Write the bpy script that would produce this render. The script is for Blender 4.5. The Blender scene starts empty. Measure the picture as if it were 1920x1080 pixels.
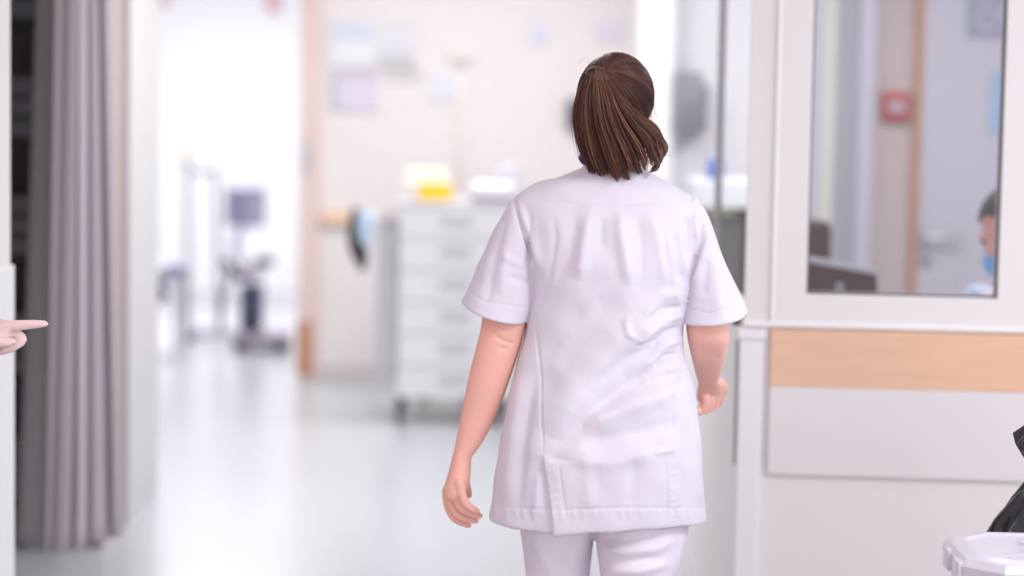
import bpy, bmesh, math, random
import numpy as np
from mathutils import Vector, Matrix, Quaternion

R = math.radians
rng = random.Random(7)
nrg = np.random.default_rng(7)
S = bpy.context.scene
COL = S.collection

# ------------------------------------------------------------------ camera
CAM = Vector((0, 0, 1.6))
LENS = 85.0
F = 1920 * LENS / 36.0
PITCH = math.atan(395 / F)
ROLL = 0.0178
fw = Vector((0, math.cos(PITCH), -math.sin(PITCH)))
up0 = Vector((0, math.sin(PITCH), math.cos(PITCH)))
rt0 = Vector((1, 0, 0))
rt = math.cos(ROLL) * rt0 + math.sin(ROLL) * up0
up = -math.sin(ROLL) * rt0 + math.cos(ROLL) * up0
cd = bpy.data.cameras.new('camera')
cd.lens = LENS
cd.sensor_width = 36
cd.clip_end = 100
cd.dof.use_dof = True
cd.dof.focus_distance = 5.02
cd.dof.aperture_fstop = 1.35
cam = bpy.data.objects.new('camera', cd)
COL.objects.link(cam)
m = Matrix((rt, up, -fw)).transposed().to_4x4()
m.translation = CAM
cam.matrix_world = m
S.camera = cam

# ------------------------------------------------------------------ world, lights, exposure
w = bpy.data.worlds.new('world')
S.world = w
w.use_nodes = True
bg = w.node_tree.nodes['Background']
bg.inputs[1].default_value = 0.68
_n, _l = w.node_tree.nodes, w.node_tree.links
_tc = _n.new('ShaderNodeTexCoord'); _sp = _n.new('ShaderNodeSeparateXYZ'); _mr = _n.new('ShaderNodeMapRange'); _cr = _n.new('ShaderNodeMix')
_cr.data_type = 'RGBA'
_mr.inputs['From Min'].default_value = -.7; _mr.inputs['From Max'].default_value = .7  # made-up ambient gradient, dim pink left to bright cool right, shades the tunic
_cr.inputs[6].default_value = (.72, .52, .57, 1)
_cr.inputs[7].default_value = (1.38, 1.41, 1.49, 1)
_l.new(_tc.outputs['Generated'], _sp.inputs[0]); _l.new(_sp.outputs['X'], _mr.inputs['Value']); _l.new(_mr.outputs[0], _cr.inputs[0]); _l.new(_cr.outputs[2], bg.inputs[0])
S.view_settings.view_transform = 'Standard'
S.view_settings.look = 'None'
S.view_settings.gamma = 1
S.view_settings.use_curve_mapping = False
S.view_settings.exposure = 1.08
S.cycles.use_denoising = True
S.cycles.max_bounces = 10
S.cycles.transparent_max_bounces = 16


def lamp(loc, sx, sy, watts, col, rot=(0, 0, 0)):
    d = bpy.data.lights.new('unseen_ceiling_lamp', 'AREA')
    d.shape = 'RECTANGLE'
    d.size, d.size_y = sx, sy
    d.energy = watts
    d.color = col
    o = bpy.data.objects.new('unseen_ceiling_lamp', d)
    COL.objects.link(o)
    o.location = loc
    o.rotation_euler = rot
    return o


CEIL = 2.7
WARM = (1.0, 0.86, 0.80)
COOL = (0.90, 0.93, 1.0)
lamp((-0.95, 3.4, CEIL - .03), 0.3, 1.2, 8, WARM)  # unseen lamp, kept narrow and placed to light the curtain folds
lamp((1.65, 3.3, CEIL - .03), 0.5, 1.0, 26, COOL)  # unseen lamp added at the right to rake cool light over the tunic
lamp((-0.2, 8.4, CEIL - .03), 0.6, 1.2, 22, (1, .97, .97))
lamp((-0.3, 11.0, CEIL - .03), 1.2, 0.6, 19, (1, .98, .98))
lamp((-2.6, 10.8, CEIL - .03), 1.2, 0.6, 13, COOL)
lamp((-1.9, 14.8, CEIL - .03), 1.6, 1.6, 68, (.96, .96, 1))
lamp((1.7, 7.8, CEIL - .03), 0.6, 1.2, 31, (.95, .95, 1))



# ------------------------------------------------------------------ helpers
def ray(px, py):
    return (fw + rt * ((px - 960) / F) + up * ((540 - py) / F))


def at(px, py, Y):
    d = ray(px, py)
    return CAM + d * (Y / d.y)


def onplane(px, py, p, n):
    d = ray(px, py)
    return CAM + d * ((Vector(p) - CAM).dot(n) / d.dot(n))


def proj(V):
    V = np.asarray(V, float) - np.array(CAM)
    x = V @ np.array(rt); y = V @ np.array(up); z = V @ np.array(fw)
    return np.stack([960 + F * x / z, 540 - F * y / z], 1)


def srgb(r, g, b):
    f = lambda c: (c / 255 / 12.92) if c / 255 <= .04045 else ((c / 255 + .055) / 1.055) ** 2.4
    return (f(r), f(g), f(b))


MATS = {}


def mat(name, col, rough=.55, spec=.5, metal=0, noise=0, nscale=8, bump=0, bscale=60, sss=0, sheen=0, stretch=None, coat=0):
    if name in MATS:
        return MATS[name]
    m = bpy.data.materials.new(name)
    m.use_nodes = True
    nt = m.node_tree
    b = nt.nodes['Principled BSDF']
    b.inputs['Base Color'].default_value = (*col, 1)
    b.inputs['Roughness'].default_value = rough
    b.inputs['Specular IOR Level'].default_value = spec
    b.inputs['Metallic'].default_value = metal
    b.inputs['Coat Weight'].default_value = coat
    if sss:
        b.inputs['Subsurface Weight'].default_value = sss
        b.inputs['Subsurface Radius'].default_value = (1, .35, .2)
        b.inputs['Subsurface Scale'].default_value = .012
    if sheen:
        b.inputs['Sheen Weight'].default_value = sheen
    tc = nt.nodes.new('ShaderNodeTexCoord')
    src = tc.outputs['Object']
    if stretch:
        mp = nt.nodes.new('ShaderNodeMapping')
        mp.inputs['Scale'].default_value = stretch
        nt.links.new(src, mp.inputs[0])
        src = mp.outputs[0]
    if noise:
        n = nt.nodes.new('ShaderNodeTexNoise')
        n.inputs['Scale'].default_value = nscale
        n.inputs['Detail'].default_value = 5
        nt.links.new(src, n.inputs['Vector'])
        mx = nt.nodes.new('ShaderNodeMix')
        mx.data_type = 'RGBA'
        mx.inputs[6].default_value = (*[max(0, c * (1 - noise)) for c in col], 1)
        mx.inputs[7].default_value = (*[min(1, c * (1 + noise)) for c in col], 1)
        nt.links.new(n.outputs['Fac'], mx.inputs[0])
        nt.links.new(mx.outputs[2], b.inputs['Base Color'])
    if bump:
        n2 = nt.nodes.new('ShaderNodeTexNoise')
        n2.inputs['Scale'].default_value = bscale
        n2.inputs['Detail'].default_value = 4
        nt.links.new(src, n2.inputs['Vector'])
        bp = nt.nodes.new('ShaderNodeBump')
        bp.inputs['Strength'].default_value = bump
        bp.inputs['Distance'].default_value = .01
        nt.links.new(n2.outputs['Fac'], bp.inputs['Height'])
        nt.links.new(bp.outputs[0], b.inputs['Normal'])
    MATS[name] = m
    return m


def glassmat(name, tint, gloss=.05):
    m = bpy.data.materials.new(name)
    m.use_nodes = True
    nt = m.node_tree
    nt.nodes.clear()
    out = nt.nodes.new('ShaderNodeOutputMaterial')
    t = nt.nodes.new('ShaderNodeBsdfTransparent')
    t.inputs[0].default_value = (*tint, 1)
    g = nt.nodes.new('ShaderNodeBsdfGlossy')
    g.inputs['Roughness'].default_value = .03
    mx = nt.nodes.new('ShaderNodeMixShader')
    mx.inputs[0].default_value = gloss
    nt.links.new(t.outputs[0], mx.inputs[1])
    nt.links.new(g.outputs[0], mx.inputs[2])
    nt.links.new(mx.outputs[0], out.inputs[0])
    return m


class MB:
    """collects shapes into one bmesh"""
    def __init__(s):
        s.b = bmesh.new()

    def box(s, lo, hi, rz=0, bev=0, M=None):
        lo, hi = Vector(lo), Vector(hi)
        c, d = (lo + hi) / 2, hi - lo
        r = bmesh.ops.create_cube(s.b, size=1)
        vs = r['verts']
        bmesh.ops.scale(s.b, vec=d, verts=vs)
        if rz:
            bmesh.ops.rotate(s.b, cent=(0, 0, 0), matrix=Matrix.Rotation(rz, 3, 'Z'), verts=vs)
        bmesh.ops.translate(s.b, vec=c, verts=vs)
        if M is not None:
            bmesh.ops.transform(s.b, matrix=M, verts=vs)
        if bev:
            es = list({e for v in vs for e in v.link_edges})
            bmesh.ops.bevel(s.b, geom=es, offset=bev, segments=2, affect='EDGES', profile=.5)
        return s

    def tube(s, pts, rad, n=12, flat=1.0, smooth=True, sub=4):
        """tube along a smoothed polyline, rounded ends"""
        P, Rr = spline([Vector(p) for p in pts], rad if hasattr(rad, '__len__') else [rad] * len(pts), sub if smooth else 1)
        # rounded ends
        d0 = (P[0] - P[1]).normalized(); d1 = (P[-1] - P[-2]).normalized()
        r0, r1 = Rr[0], Rr[-1]
        PP = [P[0] + d0 * r0 * .95, P[0] + d0 * r0 * .7] + P + [P[-1] + d1 * r1 * .7, P[-1] + d1 * r1 * .95]
        RR = [r0 * .3, r0 * .71] + Rr + [r1 * .71, r1 * .3]
        tang = []
        for i in range(len(PP)):
            a = PP[max(0, i - 1)]; b = PP[min(len(PP) - 1, i + 1)]
            tang.append((b - a).normalized())
        ref = Vector((0, 0, 1)) if abs(tang[0].z) < .9 else Vector((0, 1, 0))
        u = tang[0].cross(ref).normalized()
        rings = []
        for i, (p, r, t) in enumerate(zip(PP, RR, tang)):
            u = (u - t * u.dot(t)).normalized()
            v = t.cross(u)
            rings.append([s.b.verts.new(p + u * math.cos(a) * r + v * math.sin(a) * r * flat) for a in [2 * math.pi * k / n for k in range(n)]])
        s.skin(rings)
        return s

    def skin(s, rings, cap=True):
        n = len(rings[0])
        for a, b in zip(rings, rings[1:]):
            for k in range(n):
                s.b.faces.new((a[k], a[(k + 1) % n], b[(k + 1) % n], b[k]))
        if cap:
            s.b.faces.new(list(reversed(rings[0])))
            s.b.faces.new(rings[-1])

    def loft(s, rings, n=48, sub=6, power=2.0):
        """rings: list of (centre, e1, e2) ; smooth loft of superellipses"""
        C = [Vector(r[0]) for r in rings]
        E1 = [Vector(r[1]) for r in rings]
        E2 = [Vector(r[2]) for r in rings]
        CC = spline(C, [0] * len(C), sub)[0]
        A = spline(E1, [0] * len(C), sub)[0]
        B = spline(E2, [0] * len(C), sub)[0]
        out = []
        for c, a, b in zip(CC, A, B):
            ring = []
            for k in range(n):
                t = 2 * math.pi * k / n
                ct, st = math.cos(t), math.sin(t)
                ct = math.copysign(abs(ct) ** (2 / power), ct)
                st = math.copysign(abs(st) ** (2 / power), st)
                ring.append(s.b.verts.new(c + a * ct + b * st))
            out.append(ring)
        s.skin(out)
        return s

    def lathe(s, prof, c=(0, 0, 0), n=24, axis='Z'):
        """prof: (radius, height) list"""
        c = Vector(c)
        rings = []
        for r, h in prof:
            ring = []
            for k in range(n):
                a = 2 * math.pi * k / n
                v = Vector((r * math.cos(a), r * math.sin(a), h))
                if axis == 'Y':
                    v = Vector((v.x, v.z, v.y))
                if axis == 'X':
                    v = Vector((v.z, v.x, v.y))
                ring.append(s.b.verts.new(c + v))
            rings.append(ring)
        s.skin(rings)
        return s

    def ell(s, c, r, M=None, seg=20):
        res = bmesh.ops.create_uvsphere(s.b, u_segments=seg, v_segments=max(8, seg * 2 // 3), radius=1)
        vs = res['verts']
        bmesh.ops.scale(s.b, vec=r, verts=vs)
        if isinstance(c, Matrix):
            bmesh.ops.transform(s.b, matrix=c, verts=vs)
        else:
            bmesh.ops.translate(s.b, vec=c, verts=vs)
        if M is not None:
            bmesh.ops.transform(s.b, matrix=M, verts=vs)
        return s

    def build(s, name, m, parent=None, smooth=False, origin=None, M=None):
        bmesh.ops.recalc_face_normals(s.b, faces=s.b.faces)
        if M is not None:
            bmesh.ops.transform(s.b, matrix=M, verts=s.b.verts)
        me = bpy.data.meshes.new(name)
        if parent is None and origin is None and s.b.verts:
            xs = [v.co for v in s.b.verts]
            lo = [min(v[i] for v in xs) for i in range(3)]; hi = [max(v[i] for v in xs) for i in range(3)]
            origin = Vector(((lo[0] + hi[0]) / 2, (lo[1] + hi[1]) / 2, lo[2]))
        if parent is not None and origin is None:
            origin = Vector((0, 0, 0))
            off = wl(parent)
        else:
            off = Vector(origin)
        bmesh.ops.translate(s.b, vec=-off, verts=s.b.verts)
        s.b.to_mesh(me)
        s.b.free()
        me.materials.append(m)
        o = bpy.data.objects.new(name, me)
        COL.objects.link(o)
        if parent is not None:
            o.parent = parent
        else:
            o.location = off
        if smooth:
            autosmooth(me, smooth if smooth is not True else 180)
        return o


def autosmooth(me, deg):
    for p in me.polygons:
        p.use_smooth = True
    if deg < 180:
        bm = bmesh.new(); bm.from_mesh(me)
        for e in bm.edges:
            if len(e.link_faces) == 2 and e.calc_face_angle(0) > R(deg):
                e.smooth = False
        bm.to_mesh(me); bm.free()


def wl(o):
    """world location of an unrotated chain"""
    v = Vector((0, 0, 0))
    while o is not None:
        v += o.location
        o = o.parent
    return v


def spline(P, Rr, sub):
    if sub <= 1 or len(P) < 3:
        if len(P) == 2 and sub > 1:
            o = [P[0].lerp(P[1], i / sub) for i in range(sub + 1)]
            rr = [Rr[0] + (Rr[1] - Rr[0]) * i / sub for i in range(sub + 1)]
            return o, rr
        return list(P), list(Rr)
    o, rr = [], []
    n = len(P)
    for i in range(n - 1):
        p0 = P[max(0, i - 1)]; p1 = P[i]; p2 = P[i + 1]; p3 = P[min(n - 1, i + 2)]
        for k in range(sub):
            t = k / sub
            o.append(.5 * (2 * p1 + (p2 - p0) * t + (2 * p0 - 5 * p1 + 4 * p2 - p3) * t * t + (3 * p1 - p0 - 3 * p2 + p3) * t ** 3))
            rr.append(Rr[i] + (Rr[i + 1] - Rr[i]) * t)
    o.append(P[-1]); rr.append(Rr[-1])
    return o, rr


def tag(o, label, cat, group=None, kind=None):
    o['label'] = label
    o['category'] = cat
    if group: o['group'] = group
    if kind: o['kind'] = kind
    return o


def thing(name, label, cat, loc, group=None):
    o = bpy.data.objects.new(name, None)
    COL.objects.link(o)
    o.location = loc
    o.empty_display_size = .1
    return tag(o, label, cat, group)


def struct(o):
    o['kind'] = 'structure'
    return o


def remesh(mb, name, voxel, smooth, m, parent, fac=.5):
    """union of the collected closed shapes as one continuous skin"""
    o = mb.build(name, m, parent)
    md = o.modifiers.new('r', 'REMESH'); md.mode = 'VOXEL'; md.voxel_size = voxel; md.use_smooth_shade = True
    if smooth:
        sm = o.modifiers.new('s', 'SMOOTH'); sm.iterations = smooth; sm.factor = fac
    dg = bpy.context.evaluated_depsgraph_get()
    dg.update()
    me = bpy.data.meshes.new_from_object(o.evaluated_get(dg))
    old = o.data
    o.modifiers.clear()
    o.data = me
    bpy.data.meshes.remove(old)
    if not me.materials:
        me.materials.append(m)
    for p in me.polygons: p.use_smooth = True
    return o


def verts_np(o):
    n = len(o.data.vertices)
    a = np.empty(n * 3); o.data.vertices.foreach_get('co', a)
    b = np.empty(n * 3); o.data.vertices.foreach_get('normal', b)
    return a.reshape(-1, 3), b.reshape(-1, 3)


def seg_dist(P, a, b):
    a, b = np.array(a, float), np.array(b, float)
    d = b - a
    t = np.clip(((P - a) @ d) / (d @ d), 0, 1)
    q = a + t[:, None] * d
    return np.hypot(*(P - q).T), t


def fold(P, strokes):
    """height field of cloth folds: each stroke = (points, width, height)"""
    h = np.zeros(len(P))
    for pts, wd, amp in strokes:
        segs = list(zip(pts, pts[1:]))
        L = [math.dist(a, b) for a, b in segs]
        tot = sum(L); acc = 0
        best = np.full(len(P), 1e9); tt = np.zeros(len(P))
        for (a, b), l in zip(segs, L):
            d, t = seg_dist(P, a, b)
            k = d < best
            best[k] = d[k]; tt[k] = (acc + t[k] * l) / tot
            acc += l
        taper = np.clip(np.minimum(tt, 1 - tt) * 5, .15, 1)
        h += amp * np.exp(-(best / wd) ** 2) * taper
    return h


# ------------------------------------------------------------------ materials
M_wall = mat('wall_paint', (.81, .77, .755), .6, .3, noise=.015, nscale=3)
M_white = mat('white_paint', (.84, .82, .825), .5, .4)
M_floor = mat('vinyl_floor', (.465, .485, .51), .24, .5, noise=.02, nscale=1.2)
M_ceil = mat('ceiling_paint', (.85, .84, .84), .8)
M_woodband = mat('light_oak_laminate', srgb(232, 190, 160), .5, .4, noise=.09, nscale=5, stretch=(1.2, 1, 14))
M_panel = mat('white_laminate', (.79, .735, .735), .45, .4)
M_jamb = mat('pale_wood', srgb(226, 205, 198), .5, noise=.05, nscale=4, stretch=(8, 8, .8))
M_kick = mat('brown_kickplate', srgb(190, 138, 105), .5)
M_skin = mat('skin', (.87, .475, .385), .5, .4, noise=.06, nscale=25, sss=.25, bump=.08, bscale=260)
M_cloth = mat('white_cotton', (.70, .66, .73), .85, .2, bump=.10, bscale=35, sheen=.1)
M_trouser = mat('white_trouser_cotton', (.80, .73, .81), .85, .2, bump=.10, bscale=35)
M_metal = mat('steel', (.6, .6, .62), .3, metal=1)
M_dgrey = mat('dark_grey_plastic', (.06, .06, .07), .45)
M_grey = mat('grey_plastic', (.33, .33, .35), .5)
M_lgrey = mat('pale_grey_metal', (.70, .70, .73), .45)
M_black = mat('black_rubber', (.02, .02, .025), .5)
M_glass = glassmat('tinted_glass', (.80, .80, .83), .04)
M_glass2 = glassmat('clear_glass', (.93, .94, .95), .06)
M_brown = mat('dark_brown_leather', (.060, .026, .021), .6, .2)
M_dark = mat('shaded_walnut', (.022, .014, .010), .6, noise=.2, nscale=4)  # walnut darkened so the cubicle behind the curtain looks unlit

# ------------------------------------------------------------------ room shell
XL, XR = -1.36, 0.60
YB = 12.7
mb = MB(); mb.box((-5, -2.5, -.1), (4, 18, 0)); struct(mb.build('floor', M_floor))
mb = MB(); mb.box((-5, -2.5, CEIL), (4, 18, CEIL + .1)); struct(mb.build('ceiling', M_ceil))

# left wall: end of the wall facing the camera, cubicle, wall behind the curtain
mb = MB(); mb.box((-3.6, 6.0, 0), (-1.283, 6.16, CEIL)); struct(mb.build('wall_left', M_wall))
mb = MB(); mb.box((-3.6, 5.988, 0), (-1.274, 6.17, 1.10), bev=.003); struct(mb.build('trim_1', M_white))
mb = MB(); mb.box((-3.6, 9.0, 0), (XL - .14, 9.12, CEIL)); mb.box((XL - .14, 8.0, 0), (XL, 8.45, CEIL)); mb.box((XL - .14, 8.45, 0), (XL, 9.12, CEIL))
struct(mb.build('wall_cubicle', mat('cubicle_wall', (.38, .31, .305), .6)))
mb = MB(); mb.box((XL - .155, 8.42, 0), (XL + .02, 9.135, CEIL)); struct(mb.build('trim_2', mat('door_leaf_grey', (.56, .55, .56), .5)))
mb = MB(); mb.box((-3.7, 6.0, 0), (-3.6, 9.12, CEIL)); struct(mb.build('wall_cubicle_side', mat('dark_wall', (.10, .08, .07), .8)))  # wall coloured dark to help the cubicle's shade
# far left of the crossing corridor
mb = MB(); mb.box((-5, 9.12, 0), (-4.9, 18, CEIL)); struct(mb.build('wall_far_left', M_wall))

# back wall with the opening to the bright room
jx0 = at(566, 300, YB).x
jx1 = at(600, 300, YB).x
mb = MB(); mb.box((jx0, YB, 0), (XR + .1, YB + .15, CEIL)); mb.box((-5, YB, 0), (-2.7, YB + .15, CEIL)); mb.box((-2.7, YB, 2.35), (jx0, YB + .15, CEIL))
struct(mb.build('wall_back', M_wall))
mb = MB(); mb.box((jx0 - .012, YB - .03, 0), (jx1, YB + .17, 2.35), bev=.004); jam = struct(mb.build('trim_3', M_jamb))
mb = MB(); mb.box((jx0 - .016, YB - .036, .02), (jx0 + .065, YB - .0295, .30)); kp = mb.build('kick_plate', M_kick, jam)
mb = MB(); mb.box((jx1, YB - .012, 0), (XR, YB, .07)); struct(mb.build('baseboard_back', mat('baseboard_grey', (.68, .62, .64), .5)))
mb = MB(); mb.box((-5, 17.6, 0), (1.5, 17.75, CEIL)); struct(mb.build('wall_far', mat('bright_room_paint', (.9, .9, .92), .6)))
mb = MB(); mb.box((1.4, YB + .15, 0), (1.5, 17.6, CEIL)); struct(mb.build('wall_far_right', M_wall))

# right side wall of the corridor : low wall + glazing, running straight back from the corner
SILL = .98
mb = MB(); mb.box((XR, 6.22, 0), (XR + .03, 9.75, SILL)); mb.box((XR, 9.75, 0), (XR + .03, YB, CEIL)); mb.box((XR, 6.22, 2.35), (XR + .03, 9.75, CEIL))
struct(mb.build('wall_right_side', mat('side_wall_grey', (.88, .86, .87), .6)))
wf = MB(); wf.box((XR - .005, 6.25, SILL), (XR + .035, 9.75, SILL + .03)); wf.box((XR - .02, 9.69, SILL), (XR + .032, 9.75, 2.35))
g2 = struct(wf.build('window_2', M_white))
wf = MB(); wf.box((XR + .006, 7.22, SILL + .03), (XR + .022, 7.30, 2.35)); wf.build('mullion', mat('grey_aluminium', (.33, .31, .31), .4, metal=.6), g2)
for a, b in ((6.25, 7.22), (7.30, 9.69)):
    wf = MB(); wf.box((XR + .012, a, SILL + .03), (XR + .018, b, 2.35)); wf.build('pane', M_glass2, g2)

# right front wall (turned a little) with the office window
ANG = R(4.3)
C0 = Vector((XR, 6.2, 0))
wdir = Vector((math.cos(ANG), -math.sin(ANG), 0))
wn = Vector((-math.sin(ANG), -math.cos(ANG), 0))   # towards the camera


def sz(px, py, off=0):
    p = onplane(px, py, C0 + wn * off, wn)
    return (p - C0).dot(wdir), p.z


WM = Matrix((wdir, -wn, Vector((0, 0, 1)))).transposed().to_4x4()
WM.translation = C0
sl = (sz(1527, 0)[0] + sz(1512, 551)[0]) / 2
sr = (sz(1888, 0)[0] + sz(1872, 560)[0]) / 2
zb = (sz(1512, 551)[1] + sz(1872, 560)[1]) / 2
ZT = 2.15
SE = 2.6
mb = MB()
mb.box((0, 0, 0), (sl - .04, .1, CEIL)); mb.box((sr + .04, 0, 0), (SE, .1, CEIL)); mb.box((sl - .04, 0, 0), (sr + .04, .1, zb - .04)); mb.box((sl - .04, 0, ZT + .04), (sr + .04, .1, CEIL))
struct(mb.build('wall_right', M_wall, M=WM))
# casing
pzt = sz(1445, 617, .018)[1]; pzm = sz(1443, 724, .018)[1]; pzb = sz(1440, 889, .018)[1]
scl = sz(1456, 300)[0]
zcb = sz(1500, 603)[1]
scr = sr + (sl - scl)
mb = MB()
mb.box((scl, -.007, zcb), (sl, .1, ZT + .1)); mb.box((sr, -.007, zcb), (scr, .1, ZT + .1))
mb.box((sl, -.007, zcb), (sr, .1, zb)); mb.box((sl, -.007, ZT), (sr, .1, ZT + .1))
W1 = struct(mb.build('window_1', mat('casing_paint', (.82, .785, .77), .5, .4), M=WM))
mb = MB(); mb.box((-.004, -.012, pzt + .004), (SE, .002, zcb + .002), bev=.004); mb.build('ledge', mat('ledge_white', (.90, .88, .87), .4), W1, M=WM)
mb = MB(); mb.box((scl - .006, -.010, zcb + .002), (scl + .004, .0, ZT + .1), bev=.003); mb.build('edge_strip', mat('ledge_white', (.9, .88, .87)), W1, M=WM)  # pale strip added for the bright highlight along the casing edge
mb = MB(); mb.box((sl, .02, zb), (sr, .028, ZT)); mb.build('pane', M_glass, W1, M=WM)
mb = MB()
for a, b in (((sl, .012, zb), (sl + .005, .034, ZT)), ((sr - .005, .012, zb), (sr, .034, ZT)), ((sl, .012, zb), (sr, .034, zb + .005))):
    mb.box(a, b)
mb.build('gasket', mat('glazing_gasket', (.12, .12, .11), .6), W1, M=WM)
# bumper panel: white board with a wood band
pl = sz(1442, 760, .018)[0]
mb = MB(); mb.box((pl, -.018, pzb), (SE, 0, pzm), bev=.002); PB = struct(mb.build('trim_4', M_panel, M=WM))
mb = MB(); mb.box((pl, -.0185, pzm), (SE, 0, pzt), bev=.002); mb.build('wood_band', M_woodband, PB, M=WM)
# corner post of the low wall
mb = MB(); mb.box((-.012, -.02, 0), (.05, .06, SILL - .04), bev=.006); CP = struct(mb.build('trim_5', M_white, M=WM))
mb = MB(); mb.box((-.016, -.026, SILL - .04), (.056, .066, SILL - .012), bev=.004); mb.build('post_cap', M_white, CP, M=WM)
mb = MB(); mb.box((-.018, .061, .60), (-.006, .075, SILL - .05)); mb.build('gap_shadow_strip', M_grey, CP, M=WM)  # dark strip added in place of the shadow beside the post
mb = MB(); mb.lathe([(.004, 0), (.010, .002), (.010, .03), (.004, .032)], (-.02, .05, SILL - .012), 12); mb.build('hinge_pin', mat('aged_brass', (.16, .13, .06), .4, metal=.8), CP, M=WM)

# office behind the window
YO = 9.8
mb = MB(); mb.box((XR + .03, YO, 0), (3.3, YO + .1, CEIL)); struct(mb.build('wall_office_back', mat('office_wall_white', (.78, .77, .79), .7)))
mb = MB(); mb.box((3.2, 6.15, 0), (3.3, YO, CEIL)); struct(mb.build('wall_office_side', M_wall))


def ox(px): return at(px, 300, YO - .02).x


# office: glazed strip with pale frames on the back wall
mb = MB(); mb.box((ox(1500), YO - .05, 0), (ox(1536), YO, 2.4)); mb.box((ox(1561), YO - .05, 0), (ox(1566), YO, 2.4)); mb.box((ox(1603), YO - .06, 0), (ox(1632), YO, 2.4))
W3 = struct(mb.build('window_3', mat('lavender_white_frame', (.62, .61, .67), .5)))
mb = MB(); mb.box((ox(1566), YO - .03, .1), (ox(1603), YO - .024, 2.4)); mb.build('pane', mat('frosted_grey_pane', (.46, .46, .46), .35), W3)
mb = MB(); mb.box((ox(1536), YO - .03, .1), (ox(1561), YO - .024, 2.4)); mb.build('blind', mat('cream_blind', (.88, .87, .72), .8), W3)
mb = MB(); mb.box((ox(1628), YO - .008, 0), (ox(1722), YO, CEIL)); struct(mb.build('trim_7', mat('office_wall', (.60, .51, .47), .7)))
# office door
dl = ox(1722)
mb = MB(); mb.box((dl - .025, YO - .05, 0), (dl, YO, 2.2)); mb.box((dl + .9, YO - .05, 0), (dl + .93, YO, 2.2)); mb.box((dl - .025, YO - .05, 2.13), (dl + .93, YO, 2.2))
struct(mb.build('trim_6', mat('oak_door_frame', srgb(196, 140, 100), .5, noise=.08, nscale=6, stretch=(8, 8, 1))))
mb = MB(); mb.box((dl + .002, YO - .036, .01), (dl + .9, YO - .002, 2.13), bev=.003); mb.box((dl + .18, YO - .042, .25), (dl + .72, YO - .035, .86), bev=.004)
D1 = struct(mb.build('door_1', mat('door_paint', (.60, .59, .63), .5)))
hz = at(1735, 442, YO).z; hx = at(1736, 442, YO - .05).x
mb = MB(); mb.lathe([(.002, 0), (.027, .002), (.027, .010), (.010, .014), (.010, .05), (.002, .052)], (hx, YO - .085, hz), 20, 'Y'); mb.tube([(hx, YO - .083, hz), (hx + .05, YO - .086, hz), (hx + .14, YO - .083, hz - .003)], .009)
mb.build('lever_handle', M_metal, D1, smooth=40)
lz = at(1738, 487, YO).z
mb = MB(); mb.lathe([(.002, 0), (.022, .002), (.027, .012), (.027, .016), (.002, .017)], (hx + .004, YO - .052, lz), 20, 'Y'); mb.build('lock_rosette', M_grey, D1, smooth=40)

# ------------------------------------------------------------------ curtain and cubicle
def curtain():
    p0 = Vector((-1.545, 7.50, 0)); a = Vector((-1.415, 7.30, 0)); b = Vector((-1.235, 7.45, 0))
    n, hN = 260, 40
    d = (b - a); L = d.length; d.normalize(); nn = Vector((-d.y, d.x, 0)) * -1
    verts, faces = [], []
    for j in range(hN + 1):
        v = j / hN
        z = .13 + v * 2.31
        pull = .085 * v ** .8
        for i in range(n + 1):
            u = i / n
            if u < .25:
                w_ = u / .25
                p = p0.lerp(a, w_) + Vector((-.6, -.8, 0)) * (.012 * math.sin(math.pi * w_ * 2 + 2 * v) + .02 * math.sin(math.pi * w_))
            else:
                w_ = (u - .25) / .75
                ph = 2 * math.pi * 3.5 * w_ ** .95
                amp = (.030 + .007 * math.sin(5 * w_ + 1.3)) * (1 - .3 * v) * min(1, w_ * 6)
                p = a + d * (w_ * L + .010 * math.sin(2 * ph) * min(1, w_ * 6)) + nn * (amp * (1 - math.cos(ph)) - .01 * math.sin(2.6 * ph + 2 * v) * min(1, w_ * 6) * .3)
            k_ = (1 - u)
            q = p + Vector((pull * k_ * 1.0 - .055 * v * u, pull * k_ * .3, 0))
            verts.append((q.x, q.y, z + (.035 * max(0, u - .25) + .004 * math.sin(u * 20)) * (1 - v)))
    for j in range(hN):
        for i in range(n):
            k = j * (n + 1) + i
            faces.append((k, k + 1, k + n + 2, k + n + 1))
    me = bpy.data.meshes.new('curtain')
    c = Vector((-1.35, 7.35, .13))
    me.from_pydata([(x - c.x, y - c.y, z - c.z) for x, y, z in verts], [], faces)
    for p in me.polygons: p.use_smooth = True
    me.materials.append(mat('mauve_grey_curtain', (.60, .54, .58), .8, .3, bump=.05, bscale=120, sheen=.15))
    o = bpy.data.objects.new('cubicle_curtain', me); COL.objects.link(o); o.location = c
    so = o.modifiers.new('t', 'SOLIDIFY'); so.thickness = .003
    tag(o, 'mauve-grey pleated curtain drawn aside at the left of the corridor', 'curtain')
    # hem and rail
    mb = MB(); mb.tube([(-1.72, 7.44, 2.455), (-1.10, 7.40, 2.455)], .012, smooth=False)
    r = mb.build('curtain_rail', M_lgrey)
    tag(r, 'thin metal rail the mauve-grey curtain hangs from', 'curtain rail')
curtain()

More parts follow.
